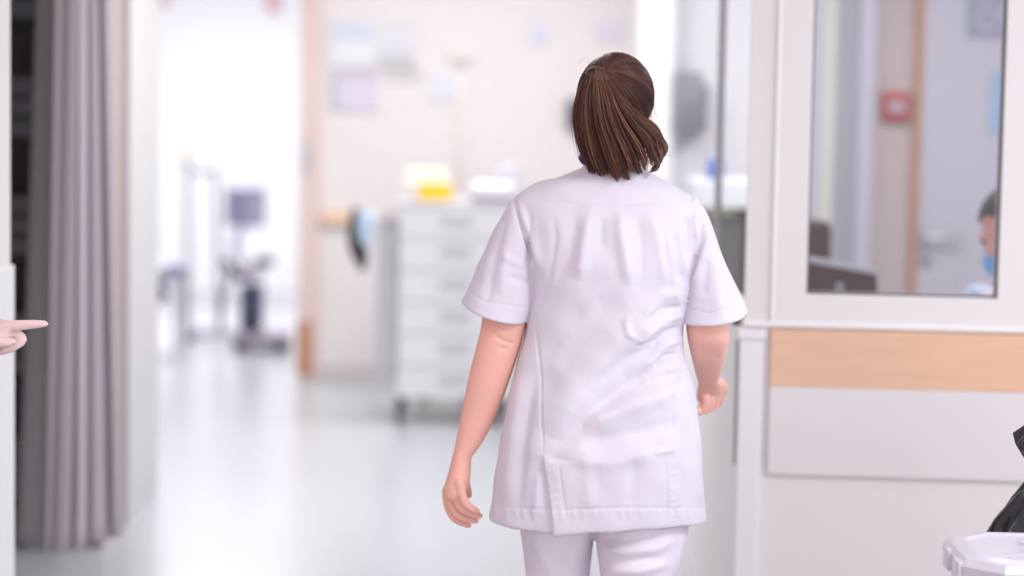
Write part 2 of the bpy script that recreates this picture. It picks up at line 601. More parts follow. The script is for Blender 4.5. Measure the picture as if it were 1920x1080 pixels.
# shelving in the cubicle, coloured dark to stand in for shade
sx, sy = -1.86, 8.35
t = thing('shelving_unit', 'shade-darkened walnut shelving unit inside the unlit cubicle behind the curtain', 'shelving', (sx, sy, 0))
for k in (-.42, .0, .42):
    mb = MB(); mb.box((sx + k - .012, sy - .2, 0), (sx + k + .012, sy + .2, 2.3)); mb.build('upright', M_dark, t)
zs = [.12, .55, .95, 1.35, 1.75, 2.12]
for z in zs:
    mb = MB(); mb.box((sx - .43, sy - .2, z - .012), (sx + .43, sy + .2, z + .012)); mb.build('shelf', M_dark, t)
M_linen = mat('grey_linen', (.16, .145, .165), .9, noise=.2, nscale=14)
nm = {0: 'bottom', 1: 'second lowest', 2: 'third lowest', 3: 'fourth lowest', 4: 'upper'}
for i in range(5):
    for q in range(3):
        z0 = zs[i] + .012 + q * .072
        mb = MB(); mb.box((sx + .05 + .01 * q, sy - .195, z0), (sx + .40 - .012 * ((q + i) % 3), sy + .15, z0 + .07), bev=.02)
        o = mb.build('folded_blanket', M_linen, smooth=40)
        tag(o, 'folded grey blanket, %s of its stack on the %s dark shelf' % (('lowest', 'middle one', 'topmost')[q], nm[i]), 'blanket', 'folded blankets in the cubicle')

# ------------------------------------------------------------------ back wall posters, rail, pole
def poster(x0, y0, x1, y1, col, label, blocks=(), frame=None):
    Y = YB - .012
    a = at(x0, y0, Y); b = at(x1, y1, Y)
    mb = MB(); mb.box((a.x, Y - .004, b.z), (b.x, YB - .001, a.z))
    o = mb.build('poster', mat('paper_%d' % (len(MATS)), col, .7))
    tag(o, label, 'poster', 'posters on the back wall')
    for (u0, v0, u1, v1, c) in blocks:
        mb = MB(); mb.box((a.x + (b.x - a.x) * u0, Y - .007, b.z + (a.z - b.z) * (1 - v1)), (a.x + (b.x - a.x) * u1, Y - .004, b.z + (a.z - b.z) * (1 - v0)))
        mb.build('printed_block', mat('ink_%d' % len(MATS), c, .7), o)
    return o
poster(616, 36, 780, 130, (.74, .74, .77), 'wide pale poster with bluish blocks high on the back wall', ((.05, .12, .5, .4, (.62, .69, .80)), (.62, .45, .95, .62, (.68, .68, .80)), (.55, .7, .98, .97, (.60, .59, .60)), (.05, .45, .5, .9, (.80, .80, .82))))
poster(622, 134, 708, 208, (.70, .66, .78), 'lavender notice sheet under the wide pale poster', ((.0, .0, 1, .18, (.62, .55, .66)), (0, .2, .14, 1, (.55, .54, .62))))
poster(724, 126, 790, 150, (.66, .65, .67), 'small grey strip notice at the lower right of the wide poster')
poster(810, 134, 850, 190, (.74, .77, .86), 'narrow pale blue sheet left of the pole head')
poster(994, 48, 1024, 80, (.66, .70, .86), 'small pale blue square notice on the blank back wall')
poster(1118, 40, 1166, 76, (.72, .68, .82), 'small lilac notice above the walking woman’s head'.replace('’', "'"))
mb = MB(); p = at(1062, 244, YB); mb.box((p.x, YB - .06, p.z), (p.x + .07, YB - .001, p.z + .16), bev=.008)
tag(mb.build('wall_holder', mat('plum_plastic', (.12, .09, .11), .5)), 'dark holder on the back wall beside the ponytail', 'holder')

mb = MB(); a = at(602, 395, YB); b = at(668, 420, YB)
mb.box((a.x, YB - .05, b.z), (b.x, YB - .002, a.z), bev=.008)
tag(mb.build('handrail', mat('orange_beech', srgb(240, 208, 180), .45, noise=.07, nscale=5, stretch=(1, 1, 9))), 'light wood handrail strip on the back wall beside the door jamb', 'handrail')
mb = MB(); a = at(568, 266, YB - .03); b = at(582, 322, YB - .03)
mb.box((a.x, YB - .045, b.z), (b.x, YB - .031, a.z), bev=.003)
o = mb.build('switch_plate', mat('switch_grey', (.56, .54, .58), .5)); tag(o, 'small grey switch plate on the pale wood jamb', 'switch')

# pole behind the trolley
px_ = at(861, 300, 12.0)
t = thing('drip_stand', 'slender beige drip stand rising behind the drawer trolley', 'drip stand', (px_.x, 12.0, 0))
M_pole = mat('beige_pole', (.64, .58, .55), .4)
zt = at(861, 118, 12.0).z
mb = MB(); mb.tube([(px_.x, 12.0, .08), (px_.x - .004, 12.0, zt)], .019, smooth=False); mb.build('pole', M_pole, t, smooth=60)
mb = MB()
mb.box((px_.x - .04, 11.97, zt - .02), (px_.x + .04, 12.03, zt + .03), bev=.01)
for k in (-1, 1):
    mb.tube([(px_.x, 12.0, zt), (px_.x + k * .06, 12.0, zt + .01), (px_.x + k * .085, 12.0, zt + .03)], .006)
mb.build('hook_head', mat('taupe_plastic', (.42, .38, .36), .5), t)
for k in range(5):
    an = k * 2 * math.pi / 5
    mb = MB(); mb.tube([(px_.x, 12, .09), (px_.x + .2 * math.cos(an), 12 + .2 * math.sin(an), .06)], .014, smooth=False)
    lg = mb.build('leg', M_pole, t)
    mb = MB(); mb.ell((px_.x + .2 * math.cos(an), 12 + .2 * math.sin(an), .03), (.03, .015, .03)); mb.build('castor', M_dgrey, lg)

# ------------------------------------------------------------------ drawer trolley
TY = 11.0
tl = at(746, 600, TY).x; tr_ = at(962, 600, TY).x
tz1 = at(850, 388, TY).z; tz0 = at(850, 748, TY).z
TD = .46
t = thing('drawer_trolley', 'white medical trolley with six drawers on dark castors', 'trolley', (tl, TY, 0))
TR = R(2)
piv = Vector((tl, TY, 0))
TM = Matrix.Translation(piv) @ Matrix.Rotation(TR, 4, 'Z')
Wd = (tr_ - tl) / math.cos(TR)
M_tr = mat('trolley_white', (.80, .80, .82), .45, .4)
M_trd = mat('drawer_white', (.78, .78, .80), .4, .4)
mb = MB(); mb.box((0, .012, tz0), (Wd, TD, tz1), bev=.008); mb.build('body', M_tr, t, M=TM)
mb = MB(); mb.box((-.012, -.012, tz1), (Wd + .012, TD + .01, tz1 + .022), bev=.008); mb.build('top_board', mat('trolley_top_grey', (.60, .58, .61), .4), t, M=TM)
hN = 6; hh = (tz1 - tz0) / hN
for k in range(hN):
    z0 = tz0 + k * hh
    mb = MB(); mb.box((.004, -.008, z0 + .003), (Wd - .004, .02, z0 + hh - .003), bev=.004); dr = mb.build('drawer', M_trd, t, M=TM)
    mb = MB(); mb.box((Wd * .37, -.03, z0 + hh * .52), (Wd * .63, -.007, z0 + hh * .80), bev=.006); mb.build('handle', mat('handle_grey', (.58, .58, .60), .5), dr, M=TM)
mb = MB(); mb.box((-.10, .06, tz0 + .1), (-.001, TD - .04, tz1 - .06), bev=.006); mb.build('side_rail_panel', mat('side_grey', (.55, .54, .56), .5), t, M=TM)
mb = MB(); mb.tube([(-.10, .12, tz1 - .07), (-.13, .12, tz1 - .05), (-.155, .12, tz1 - .05)], .008); mb.build('hook_bar', M_metal, t, M=TM)
for (cx, cy) in ((.03, .05), (Wd - .04, .05), (.03, TD - .05), (Wd - .04, TD - .05)):
    mb = MB(); mb.box((cx - .018, cy - .022, .07), (cx + .018, cy + .022, tz0 + .001), bev=.004); f = mb.build('castor', M_dgrey, t, M=TM)
    mb = MB(); mb.lathe([(.012, -.015), (.05, -.013), (.055, 0), (.05, .013), (.012, .015)], (cx - .02, cy + .02, .055), 20, 'X'); mb.build('wheel', mat('wheel_slate', (.05, .06, .08), .5), f, smooth=40, M=TM)

TOP = tz1 + .0225


def on_trolley(px, dy):
    """a point over the trolley top at a pixel column, dy metres behind its front edge"""
    return at(px, 380, TY + dy)
a = on_trolley(784, .10); b = on_trolley(846, .10)
t = thing('sharps_container', 'yellow sharps container on top of the drawer trolley', 'container', (a.x, a.y, TOP))
mb = MB()
rings = []
mb.box((a.x, a.y - .0, TOP), (b.x, a.y + .11, TOP + .075), bev=.012); mb.build('body', mat('sharps_yellow', srgb(250, 208, 20), .4), t, smooth=40)
mb = MB(); mb.box((a.x - .004, a.y - .004, TOP + .075), (b.x + .004, a.y + .114, TOP + .088), bev=.005); mb.lathe([(.002, 0), (.03, 0), (.026, .012), (.002, .013)], ((a.x + b.x) / 2, a.y + .055, TOP + .087), 16); mb.build('lid', mat('cream_lid', (.80, .76, .56), .5), t)
a = on_trolley(752, .28); b = on_trolley(842, .28)
t = thing('wipes_box', 'cream plastic box with rounded lid behind the yellow container', 'box', (a.x, a.y, TOP))
mb = MB(); mb.box((a.x, a.y, TOP), (b.x, a.y + .1, TOP + .10), bev=.02); mb.build('body', mat('cream_plastic', (.82, .80, .76), .5), t, smooth=40)
mb = MB(); mb.box((a.x + .01, a.y + .005, TOP + .095), (b.x - .005, a.y + .095, TOP + .132), bev=.018); mb.build('lid', mat('pale_yellow_plastic', (.86, .82, .66), .5), t, smooth=40)
a = on_trolley(882, .06); b = on_trolley(968, .06)
t = thing('instrument_tray', 'dark tray holding a white paper pile at the trolley edge', 'tray', (a.x, a.y, TOP))
mb = MB(); mb.box((a.x, a.y, TOP), (b.x, a.y + .26, TOP + .022), bev=.008); mb.build('tray', mat('slate_tray', (.20, .19, .23), .5), t)
mb = MB(); mb.box((a.x + .006, a.y + .01, TOP + .0225), (b.x - .005, a.y + .24, TOP + .08), bev=.016)
tag(mb.build('paper_pile', mat('bright_paper', (.88, .88, .91), .7), smooth=40), 'white pile of paper pads on the dark tray', 'paper pile')
mb = MB(); a2 = on_trolley(935, .34); mb.box((a2.x - .02, a2.y, TOP), (a2.x + .1, a2.y + .08, TOP + .15), bev=.012)
tag(mb.build('glove_box', mat('blue_grey_card', (.56, .57, .64), .6)), 'blue-grey carton standing behind the paper pile', 'carton')

# bag and pouch hanging at the trolley's left side
def hung(name, label, cat, outline, Y, th, m):
    pts = [at(x, y, Y) for x, y in outline]
    n = len(pts); c = sum(pts, Vector()) / n
    mb = MB()
    lay = []
    for off, sc in ((-th, .55), (-th * .75, .85), (0, 1), (th * .75, .85), (th, .55)):
        lay.append([mb.b.verts.new(c + (p - c) * sc + Vector((0, off, 0))) for p in pts])
    mb.skin(lay)
    o = mb.build(name, m, smooth=True)
    sd = o.modifiers.new('s', 'SUBSURF'); sd.levels = sd.render_levels = 2
    return tag(o, label, cat)
hung('hanging_bag', 'black bag hanging from the trolley side', 'bag', [(655, 388), (668, 384), (684, 390), (690, 440), (690, 500), (684, 520), (668, 500), (652, 470), (650, 440)], 11.12, .05, mat('black_bag', (.035, .03, .032), .5))
hung('blue_pouch', 'light blue pouch hung in front of the black bag', 'pouch', [(667, 396), (690, 392), (704, 398), (702, 440), (694, 462), (678, 468), (668, 440)], 11.02, .02, mat('sky_blue_plastic', (.50, .64, .80), .5))
hung('pink_pad', 'small pink-grey pad clipped at the trolley top corner', 'pad', [(716, 384), (738, 386), (740, 425), (718, 428)], 11.030, .012, mat('pinkish_grey', (.58, .48, .50), .6))

# ------------------------------------------------------------------ far bright room
YE = 14.3
def P3(px, py, Y=YE): return at(px, py, Y)
M_eq = mat('mauve_grey_frame', (.42, .38, .45), .4)
M_violet = mat('violet_grey', (.34, .32, .48), .5)
M_navy = mat('navy_padding', (.06, .07, .13), .5)
t = thing('standing_frame', 'tall grey standing lift frame with an orange knob in the bright room', 'patient lift', (P3(380, 600).x, YE, 0))
for a, b in (((352, 640), (352, 318)), ((412, 620), (404, 322))):
    mb = MB(); A = P3(*a); A.z = .06; mb.tube([A, P3(*b)], .015, smooth=False); mb.build('mast', mat('pale_mauve_frame', (.42, .36, .42), .4), t, smooth=60)
mb = MB(); mb.tube([P3(347, 300), P3(358, 318), P3(380, 322), P3(404, 318)], .016); mb.build('handlebar', M_grey, t)
mb = MB(); mb.ell(P3(347, 287), (.022, .022, .03)); mb.build('knob', mat('orange_knob', srgb(250, 190, 80), .4), t)
for dz in (-.0, .25):
    A = P3(352, 640); A.z = .045; B = P3(545, 650); B.z = .045
    mb = MB(); mb.tube([A + Vector((0, dz, 0)), B + Vector((-.1, dz, 0))], .022, smooth=False); lg = mb.build('leg', M_eq, t)
    for q in (A.x, B.x - .1):
        mb = MB(); mb.ell((q, A.y + dz, .03), (.035, .02, .03)); mb.build('castor', M_dgrey, lg)
mb = MB(); A = P3(352, 640); mb.tube([(A.x, YE, .06), (A.x, YE + .25, .06)], .02, smooth=False); mb.build('crossbar', M_eq, t)

c0 = P3(468, 600, 14.0)
t = thing('monitor_cart', 'violet-grey monitor on a curved stem over a dark base in the bright room', 'medical cart', (c0.x, 14.0, 0))
def B2(n, x0, y0, x1, y1, d, m, bev=.015, Y=14.0):
    a, b = at(x0, y0, Y), at(x1, y1, Y)
    mb = MB(); mb.box((a.x, Y - d / 2, b.z), (b.x, Y + d / 2, a.z), bev=bev); return mb.build(n, m, t, smooth=40)
mon = B2('monitor', 424, 350, 496, 424, .10, M_violet)
a, b = at(466, 362, 13.94), at(490, 416, 13.94); mb = MB(); mb.box((a.x, 13.944, b.z), (b.x, 13.951, a.z)); mb.build('screen', mat('pale_violet_screen', (.52, .50, .62), .3), mon)
mb = MB(); mb.tube([at(458, 424, 14), at(440, 455, 14), at(452, 490, 14), at(462, 510, 14)], .022); mb.build('stem', mat('violet_light', (.56, .55, .70), .4), t)
mb = MB(); mb.tube([at(425, 492, 14), at(440, 516, 14), at(465, 515, 14), at(490, 490, 14), at(505, 492, 14)], .028); mb.build('armrest', M_dgrey, t)
mb = MB(); mb.lathe([(.004, -.03), (.05, -.028), (.052, .028), (.004, .03)], at(476, 512, 13.93), 24, 'Y'); mb.build('dial', mat('lilac_plastic', (.55, .50, .60), .4), t, smooth=40)
B2('pedestal', 452, 532, 492, 616, .16, M_navy)
mb = MB(); mb.tube([at(430, 520, 14), at(418, 560, 14), at(414, 610, 14)], .012); mb.build('cable', M_dgrey, t)
A = at(440, 640, 14.0); B = at(545, 640, 14.0)
mb = MB(); mb.box((A.x, 13.8, .05), (B.x, 14.2, .10), bev=.02); bs = mb.build('base', mat('mauve_base', (.36, .30, .36), .5), t)
a = at(472, 612, 14).z
mb = MB(); mb.box((c0.x - .03, 13.97, .09), (c0.x + .03, 14.03, a + .02)); mb.build('column', M_eq, t)
for x in (A.x + .04, B.x - .04):
    for y in (13.84, 14.16):
        mb = MB(); mb.ell((x, y, .028), (.03, .015, .028)); mb.build('castor', M_dgrey, bs)

# padded chair at the left of the bright room
ca = at(312, 540, 13.6)
t = thing('padded_chair', 'lilac padded chair with navy side at the bright room entrance', 'chair', (ca.x, 13.6, 0))
mb = MB(); mb.box((ca.x - .2, 13.4, .42), (ca.x + .1, 13.8, .52), bev=.03); mb.build('seat', mat('lilac_vinyl', (.50, .46, .58), .5), t, smooth=40)
mb = MB(); mb.box((ca.x - .24, 13.4, .50), (ca.x - .17, 13.8, 1.0), bev=.03); mb.build('backrest', mat('lilac_vinyl', (.5, .46, .58)), t, smooth=40)
hu = [at(x, y, 13.38) for x, y in ((289, 515), (296, 508), (314, 552), (306, 568), (292, 574))]
mb = MB(); mb.skin([[mb.b.verts.new(p + Vector((0, dy, 0))) for p in hu] for dy in (-.015, .015)]); mb.build('side_pad', M_navy, t)
mb = MB(); mb.tube([at(322, 500, 13.4), at(345, 505, 13.4)], .028); mb.build('armrest', M_violet, t)
for x in (-.18, .08):
    for y in (13.43, 13.77):
        mb = MB(); mb.tube([(ca.x + x, y, .02), (ca.x + x, y, .43)], .014, smooth=False); mb.build('leg', M_eq, t)
# papers pinned high on the far wall
for (x, y0, y1, lab) in ((302, -30, 12, 'pale red paper sheet high on the far wall, left one'), (512, -30, 24, 'pale red paper sheet high on the far wall, right one')):
    a = at(x - 12, y0, 17.58); b = at(x + 12, y1, 17.58)
    mb = MB(); mb.box((a.x, 17.57, b.z), (b.x, 17.598, a.z)); tag(mb.build('wall_paper_sheet', mat('rose_paper', (.72, .40, .45), .7)), lab, 'paper sheet', 'red sheets on the far wall')

# ------------------------------------------------------------------ office interior things
def obox(px0, py0, px1, py1, Y, d, m, name, bev=.005):
    a, b = at(px0, py0, Y), at(px1, py1, Y)
    mb = MB(); mb.box((a.x, Y, b.z), (b.x, Y + d, a.z), bev=bev); return mb.build(name, m)
# fire alarm call point
a, b = at(1656, 172, YO - .05), at(1707, 226, YO - .05)
t = thing('fire_alarm_call_point', 'red fire alarm call point with white centre beside the office door', 'fire alarm', ((a.x + b.x) / 2, YO - .02, b.z))
mb = MB(); mb.box((a.x, YO - .05, b.z), (b.x, YO - .001, a.z), bev=.008); mb.build('housing', mat('signal_red', (.50, .06, .05), .4), t)
a, b = at(1667, 190, YO - .055), at(1697, 209, YO - .055)
mb = MB(); mb.box((a.x, YO - .055, b.z), (b.x, YO - .049, a.z), bev=.002); mb.build('press_panel', mat('press_panel_grey', (.50, .48, .50), .5), t)
# door sign with a pale circular emblem
a, b = at(1818, -60, YO - .05), at(1912, 72, YO - .05)
mb = MB(); mb.box((a.x, YO - .044, b.z), (b.x, YO - .0365, a.z)); sg = tag(mb.build('door_sign', mat('slate_blue_sign', (.33, .36, .45), .5)), 'blue-grey sign with paler emblem at the top of the office door', 'sign')
mb = MB()
for (u, v, r) in ((1853, 34, .050), (1842, -16, .045), (1895, 20, .045)):
    c = at(u, v, YO - .045); k = .6
    rings = []
    n = 28
    for rr in (r, r * k):
        rings.append([mb.b.verts.new(c + Vector((rr * math.cos(2 * math.pi * i / n), 0, rr * math.sin(2 * math.pi * i / n)))) for i in range(n)])
    mb.skin(rings, cap=False)
mb.build('emblem', mat('sign_pale', (.50, .49, .55), .6), sg)
a, b = at(1856, 134, YO - .05), at(1906, 252, YO - .05)
mb = MB(); mb.box((a.x, YO - .042, b.z), (b.x, YO - .0365, a.z)); nt_ = tag(mb.build('door_notice', mat('aqua_notice', (.36, .54, .78), .6)), 'light blue notice with a green edge taped to the office door', 'notice')
c = at(1863, 134, YO - .05)
mb = MB(); mb.box((a.x, YO - .0435, b.z), (c.x, YO - .042, a.z)); mb.build('green_edge', mat('sage_green', (.46, .56, .50), .6), nt_)
# reception counter seen through the side glazing
YC = 8.75
a = at(1262, 338, YC); b = at(1400, 392, YC)
t = thing('reception_counter', 'high office counter with white top and dark front behind the glazing', 'counter', (.9, YC, 0))
mb = MB(); mb.box((XR + .045, YC, b.z), (XR + .47, YC + .40, a.z), bev=.006); mb.build('worktop', mat('white_worktop', (.80, .82, .85), .4), t)
mb = MB(); mb.box((XR + .11, YC + .03, 0), (XR + .24, YC + .38, b.z)); mb.build('front_panel', mat('slate_front', (.12, .12, .12), .5), t)
mb = MB(); mb.box((XR + .24, YC + .02, 0), (XR + .46, YC + .38, b.z)); mb.build('cabinet_end', M_brown, t)
mb = MB(); mb.box((XR + .10, YC + .01, b.z - .022), (XR + .20, YC + .03, b.z - .008)); mb.build('edge_strip', mat('olive_yellow', (.50, .48, .22), .5), t)
a, b = at(1252, 134, 9.68), at(1314, 248, 9.68)
t = thing('towel_dispenser', 'grey paper towel dispenser on the office back wall', 'dispenser', ((a.x + b.x) / 2, 9.72, b.z))
mb = MB(); mb.box((XR + .031, 9.66, b.z), (b.x, YO - .001, a.z), bev=.006); mb.build('housing', mat('dispenser_grey', (.25, .25, .27), .45), t, smooth=40)
mb = MB(); mb.box((b.x + .002, 9.7, b.z), (b.x + .03, YO - .001, a.z - .05), bev=.01); mb.build('side_lever', mat('dispenser_dark', (.34, .36, .36), .5), t)
a = at(1285, 330, 8.9)
t = thing('hand_gel_bottle', 'small blue bottle on the white office counter', 'bottle', (XR + .12, 8.9, at(1262, 338, YC).z))
bx = max(a.x, XR + .14); bz = at(1262, 338, YC).z + .001
mb = MB(); mb.lathe([(.004, 0), (.03, .001), (.032, .05), (.028, .07), (.010, .08), (.004, .081)], (bx, 8.9, bz), 20); mb.build('body', mat('cobalt_plastic', (.10, .18, .50), .3), t, smooth=50)
mb = MB(); mb.lathe([(.003, .08), (.011, .081), (.011, .1), (.003, .102)], (bx, 8.9, bz), 12); mb.build('cap', M_white, t)

# desk, monitor and chair behind the office window
t = thing('office_desk', 'white desk against the inside of the office window wall', 'desk', (.92, 6.86, 0))
mb = MB(); mb.box((.66, 6.42, .72), (1.18, 7.3, .75), bev=.004); mb.build('desktop', M_white, t)
for x in (.70, 1.14):
    for y in (6.46, 7.26):
        mb = MB(); mb.box((x - .025, y - .025, 0), (x + .025, y + .025, .72)); mb.build('leg', M_lgrey, t)
YM = 6.95
tlp, trp = at(1490, 478, YM), at(1644, 508, YM - .02)
t = thing('desk_monitor', 'dark desk monitor with pale top edge inside the office window', 'monitor', (1.0, YM, .75))
mx0 = tlp.x; mx1 = trp.x
def slab(n, dz0, y0, y1, zoff, m):
    mb = MB()
    vs = []
    A = [(mx0, y0, 0), (mx1, y0, 0), (mx1, y1, 0), (mx0, y1, 0)]
    bot = [mb.b.verts.new((x + (.018 if x == mx1 else 0), y, .80)) for x, y, z in A] if dz0 is None else [mb.b.verts.new((x, y, (tlp.z if x == mx0 else trp.z) + dz0)) for x, y, z in A]
    top = [mb.b.verts.new((x, y, (tlp.z if x == mx0 else trp.z) + zoff)) for x, y, z in A]
    mb.skin([bot, top]); return mb.build(n, m, t)
slab('screen_back', None, YM - .02, YM + .02, -.012, M_brown)
slab('top_edge', -.012, YM - .022, YM + .022, .004, mat('silver_edge', (.52, .56, .57), .4))
mb = MB(); mb.box(((mx0 + mx1) / 2 - .02, YM + .03, .755), ((mx0 + mx1) / 2 + .02, YM + .05, 1.0)); mb.box(((mx0 + mx1) / 2 - .1, YM - .06, .751), ((mx0 + mx1) / 2 + .1, YM + .1, .76)); mb.build('stand', M_dgrey, t)
mb = MB(); a = at(1575, 500, YM - .02); mb.box((a.x - .012, YM - .026, .82), (a.x + .012, YM - .0205, 1.03)); mb.build('cable_cover', M_grey, t)
a, b = at(1480, 412, 8.0), at(1557, 490, 8.0)
t = thing('office_chair', 'dark brown high-backed chair behind the desk monitor', 'chair', ((a.x + b.x) / 2, 8.0, 0))
mb = MB(); mb.box((a.x - .14, 7.96, .55), (b.x, 8.04, a.z), bev=.03); mb.build('backrest', M_brown, t, smooth=40)
mb = MB(); mb.box((a.x - .14, 7.5, .42), (b.x, 7.98, .5), bev=.03); mb.build('seat', M_brown, t, smooth=40)
cx = (a.x - .1 + b.x) / 2
mb = MB(); mb.tube([(cx, 7.74, .08), (cx, 7.74, .43)], .025, smooth=False); mb.build('gas_column', M_dgrey, t)
for k in range(5):
    an = k * 2 * math.pi / 5 + .3
    mb = MB(); mb.tube([(cx, 7.74, .09), (cx + .20 * math.cos(an), 7.74 + .20 * math.sin(an), .06)], .018, smooth=False); lg = mb.build('leg', M_dgrey, t)
    mb = MB(); mb.ell((cx + .20 * math.cos(an), 7.74 + .20 * math.sin(an), .03), (.028, .02, .03)); mb.build('castor', M_black, lg)

# ------------------------------------------------------------------ waste bin and sack at the right
BX, BY = at(1966, 1030, 4.72).x, 4.72
lz = at(1880, 998, 4.88).z
t = thing('waste_bin', 'white plastic waste bin with angular corners on its lid in the lower right corner', 'bin', (BX, BY, 0))
M_lid = mat('lid_white_plastic', (.60, .58, .65), .25, .5)


def octo(hw, hd, ch, z):
    return [Vector((BX + x, BY + y, z)) for x, y in ((-hw, -hd + ch), (-hw + ch, -hd), (hw - ch, -hd), (hw, -hd + ch), (hw, hd - ch), (hw - ch, hd), (-hw + ch, hd), (-hw, hd - ch))]
mb = MB()
mb.skin([[mb.b.verts.new(p) for p in octo(*q)] for q in ((.145, .135, .05, 0.005), (.168, .155, .06, lz - .04), (.165, .152, .058, lz - .035))])
mb.build('body', M_lid, t, smooth=30)
mb = MB()
mb.skin([[mb.b.verts.new(p) for p in octo(*q)] for q in ((.186, .175, .066, lz - .045), (.190, .179, .068, lz - .018), (.182, .171, .065, lz - .004), (.172, .162, .062, lz), (.150, .140, .055, lz + .002), (.144, .134, .052, lz - .003), (.05, .05, .02, lz - .002))])
bm_ = mb.b
bmesh.ops.recalc_face_normals(bm_, faces=bm_.faces)
lid = mb.build('lid', M_lid, t, smooth=25)
for q in ((BX - .198, BY - .105, BX - .165, BY - .035), (BX - .196, BY + .02, BX - .17, BY + .07)):
    mb = MB(); mb.box((q[0], q[1], lz - .055), (q[2], q[3], lz - .012), bev=.006); mb.build('hinge_lug', M_lid, lid, smooth=30)
mb = MB(); mb.box((BX - .10, BY - .06, lz - .004), (BX + .13, BY - .054, lz + .0005)); mb.box((BX - .1, BY - .105, lz - .003), (BX - .07, BY - .098, lz + .001)); mb.build('lid_ridge', M_lid, lid)
mb = MB(); c = Vector((BX - .028, BY + .045, lz + .0005))
for r in (.012, .019):
    mb.skin([[mb.b.verts.new(c + Vector((q * math.cos(2 * math.pi * i / 24), q * math.sin(2 * math.pi * i / 24), h))) for i in range(24)] for q, h in ((r, 0), (r + .001, .0012), (r + .002, 0))], cap=False)
mb.build('moulded_rings', M_lid, lid)

SX, SY = at(1990, 950, 5.12).x, 5.12
prof = [(.02, .002), (.17, .004), (.215, .10), (.22, .30), (.20, .48), (.165, .60), (.135, .665), (.105, .71), (.08, .745), (.062, .775), (.055, .79), (.065, .805), (.082, .83), (.088, .85), (.07, .872), (.03, .86), (.01, .80)]
n = 90
mb = MB(); rings = []
for j, (r, z) in enumerate(prof):
    ring = []
    for k in range(n):
        a = 2 * math.pi * k / n
        cr = .5 * math.sin(9 * a + 2 * z * 5) + .35 * math.sin(17 * a - z * 20 + 1) + .3 * math.sin(5 * a + 14 * z) + .25 * math.sin(31 * a + 9 * z)
        rr = r * (1 + (.055 if z < .6 else .10) * cr)
        if z > .8 and math.cos(a - math.pi) > .5: rr *= 1.12
        ring.append(mb.b.verts.new((SX + rr * math.cos(a), SY + rr * math.sin(a), z + .008 * math.sin(7 * a + j))))
    rings.append(ring)
mb.skin(rings)
sack = mb.build('refuse_sack', mat('black_polythene', (.016, .017, .022), .22, .6, bump=.35, bscale=22), smooth=50)
tag(sack, 'glossy black refuse sack with gathered neck behind the white bin', 'refuse sack')

# ------------------------------------------------------------------ people
def head_shapes(mb, M, neck=True):
    def E(c, r, rot=None):
        L = Matrix.Translation(c)
        if rot: L = L @ rot
        mb.ell(L, r, M)
    E((0, -.012, .032), (.074, .094, .088))
    E((0, .03, -.025), (.062, .062, .085))
    E((0, .055, -.088), (.034, .036, .028))
    E((0, .03, -.07), (.05, .05, .04))
    E((0, .094, -.03), (.012, .02, .012)); E((0, .09, -.008), (.009, .012, .022))
    E((0, .088, -.066), (.02, .008, .006)); E((0, .087, -.076), (.018, .008, .006))
    E((.03, .078, .012), (.022, .012, .008)); E((-.03, .078, .012), (.022, .012, .008))
    for s in (-1, 1):
        E((s * .077, -.008, -.018), (.007, .019, .031), Matrix.Rotation(s * R(-18), 4, 'Z') @ Matrix.Rotation(R(8), 4, 'X'))
        E((s * .074, .0, -.04), (.008, .010, .012))
    if neck:
        mb.tube([M @ Vector((0, -.02, -.02)), M @ Vector((0, -.022, -.09)), M @ Vector((0, -.020, -.17))], [.053, .049, .050], 20)


def eyes(M, parent):
    for s in (-1, 1):
        mb = MB(); mb.ell(Matrix.Translation((s * .030, .078, -.004)), (.0115, .0115, .0115), M, 14)
        mb.build('eye', mat('eye_dark', (.03, .02, .015), .2), parent, smooth=True)


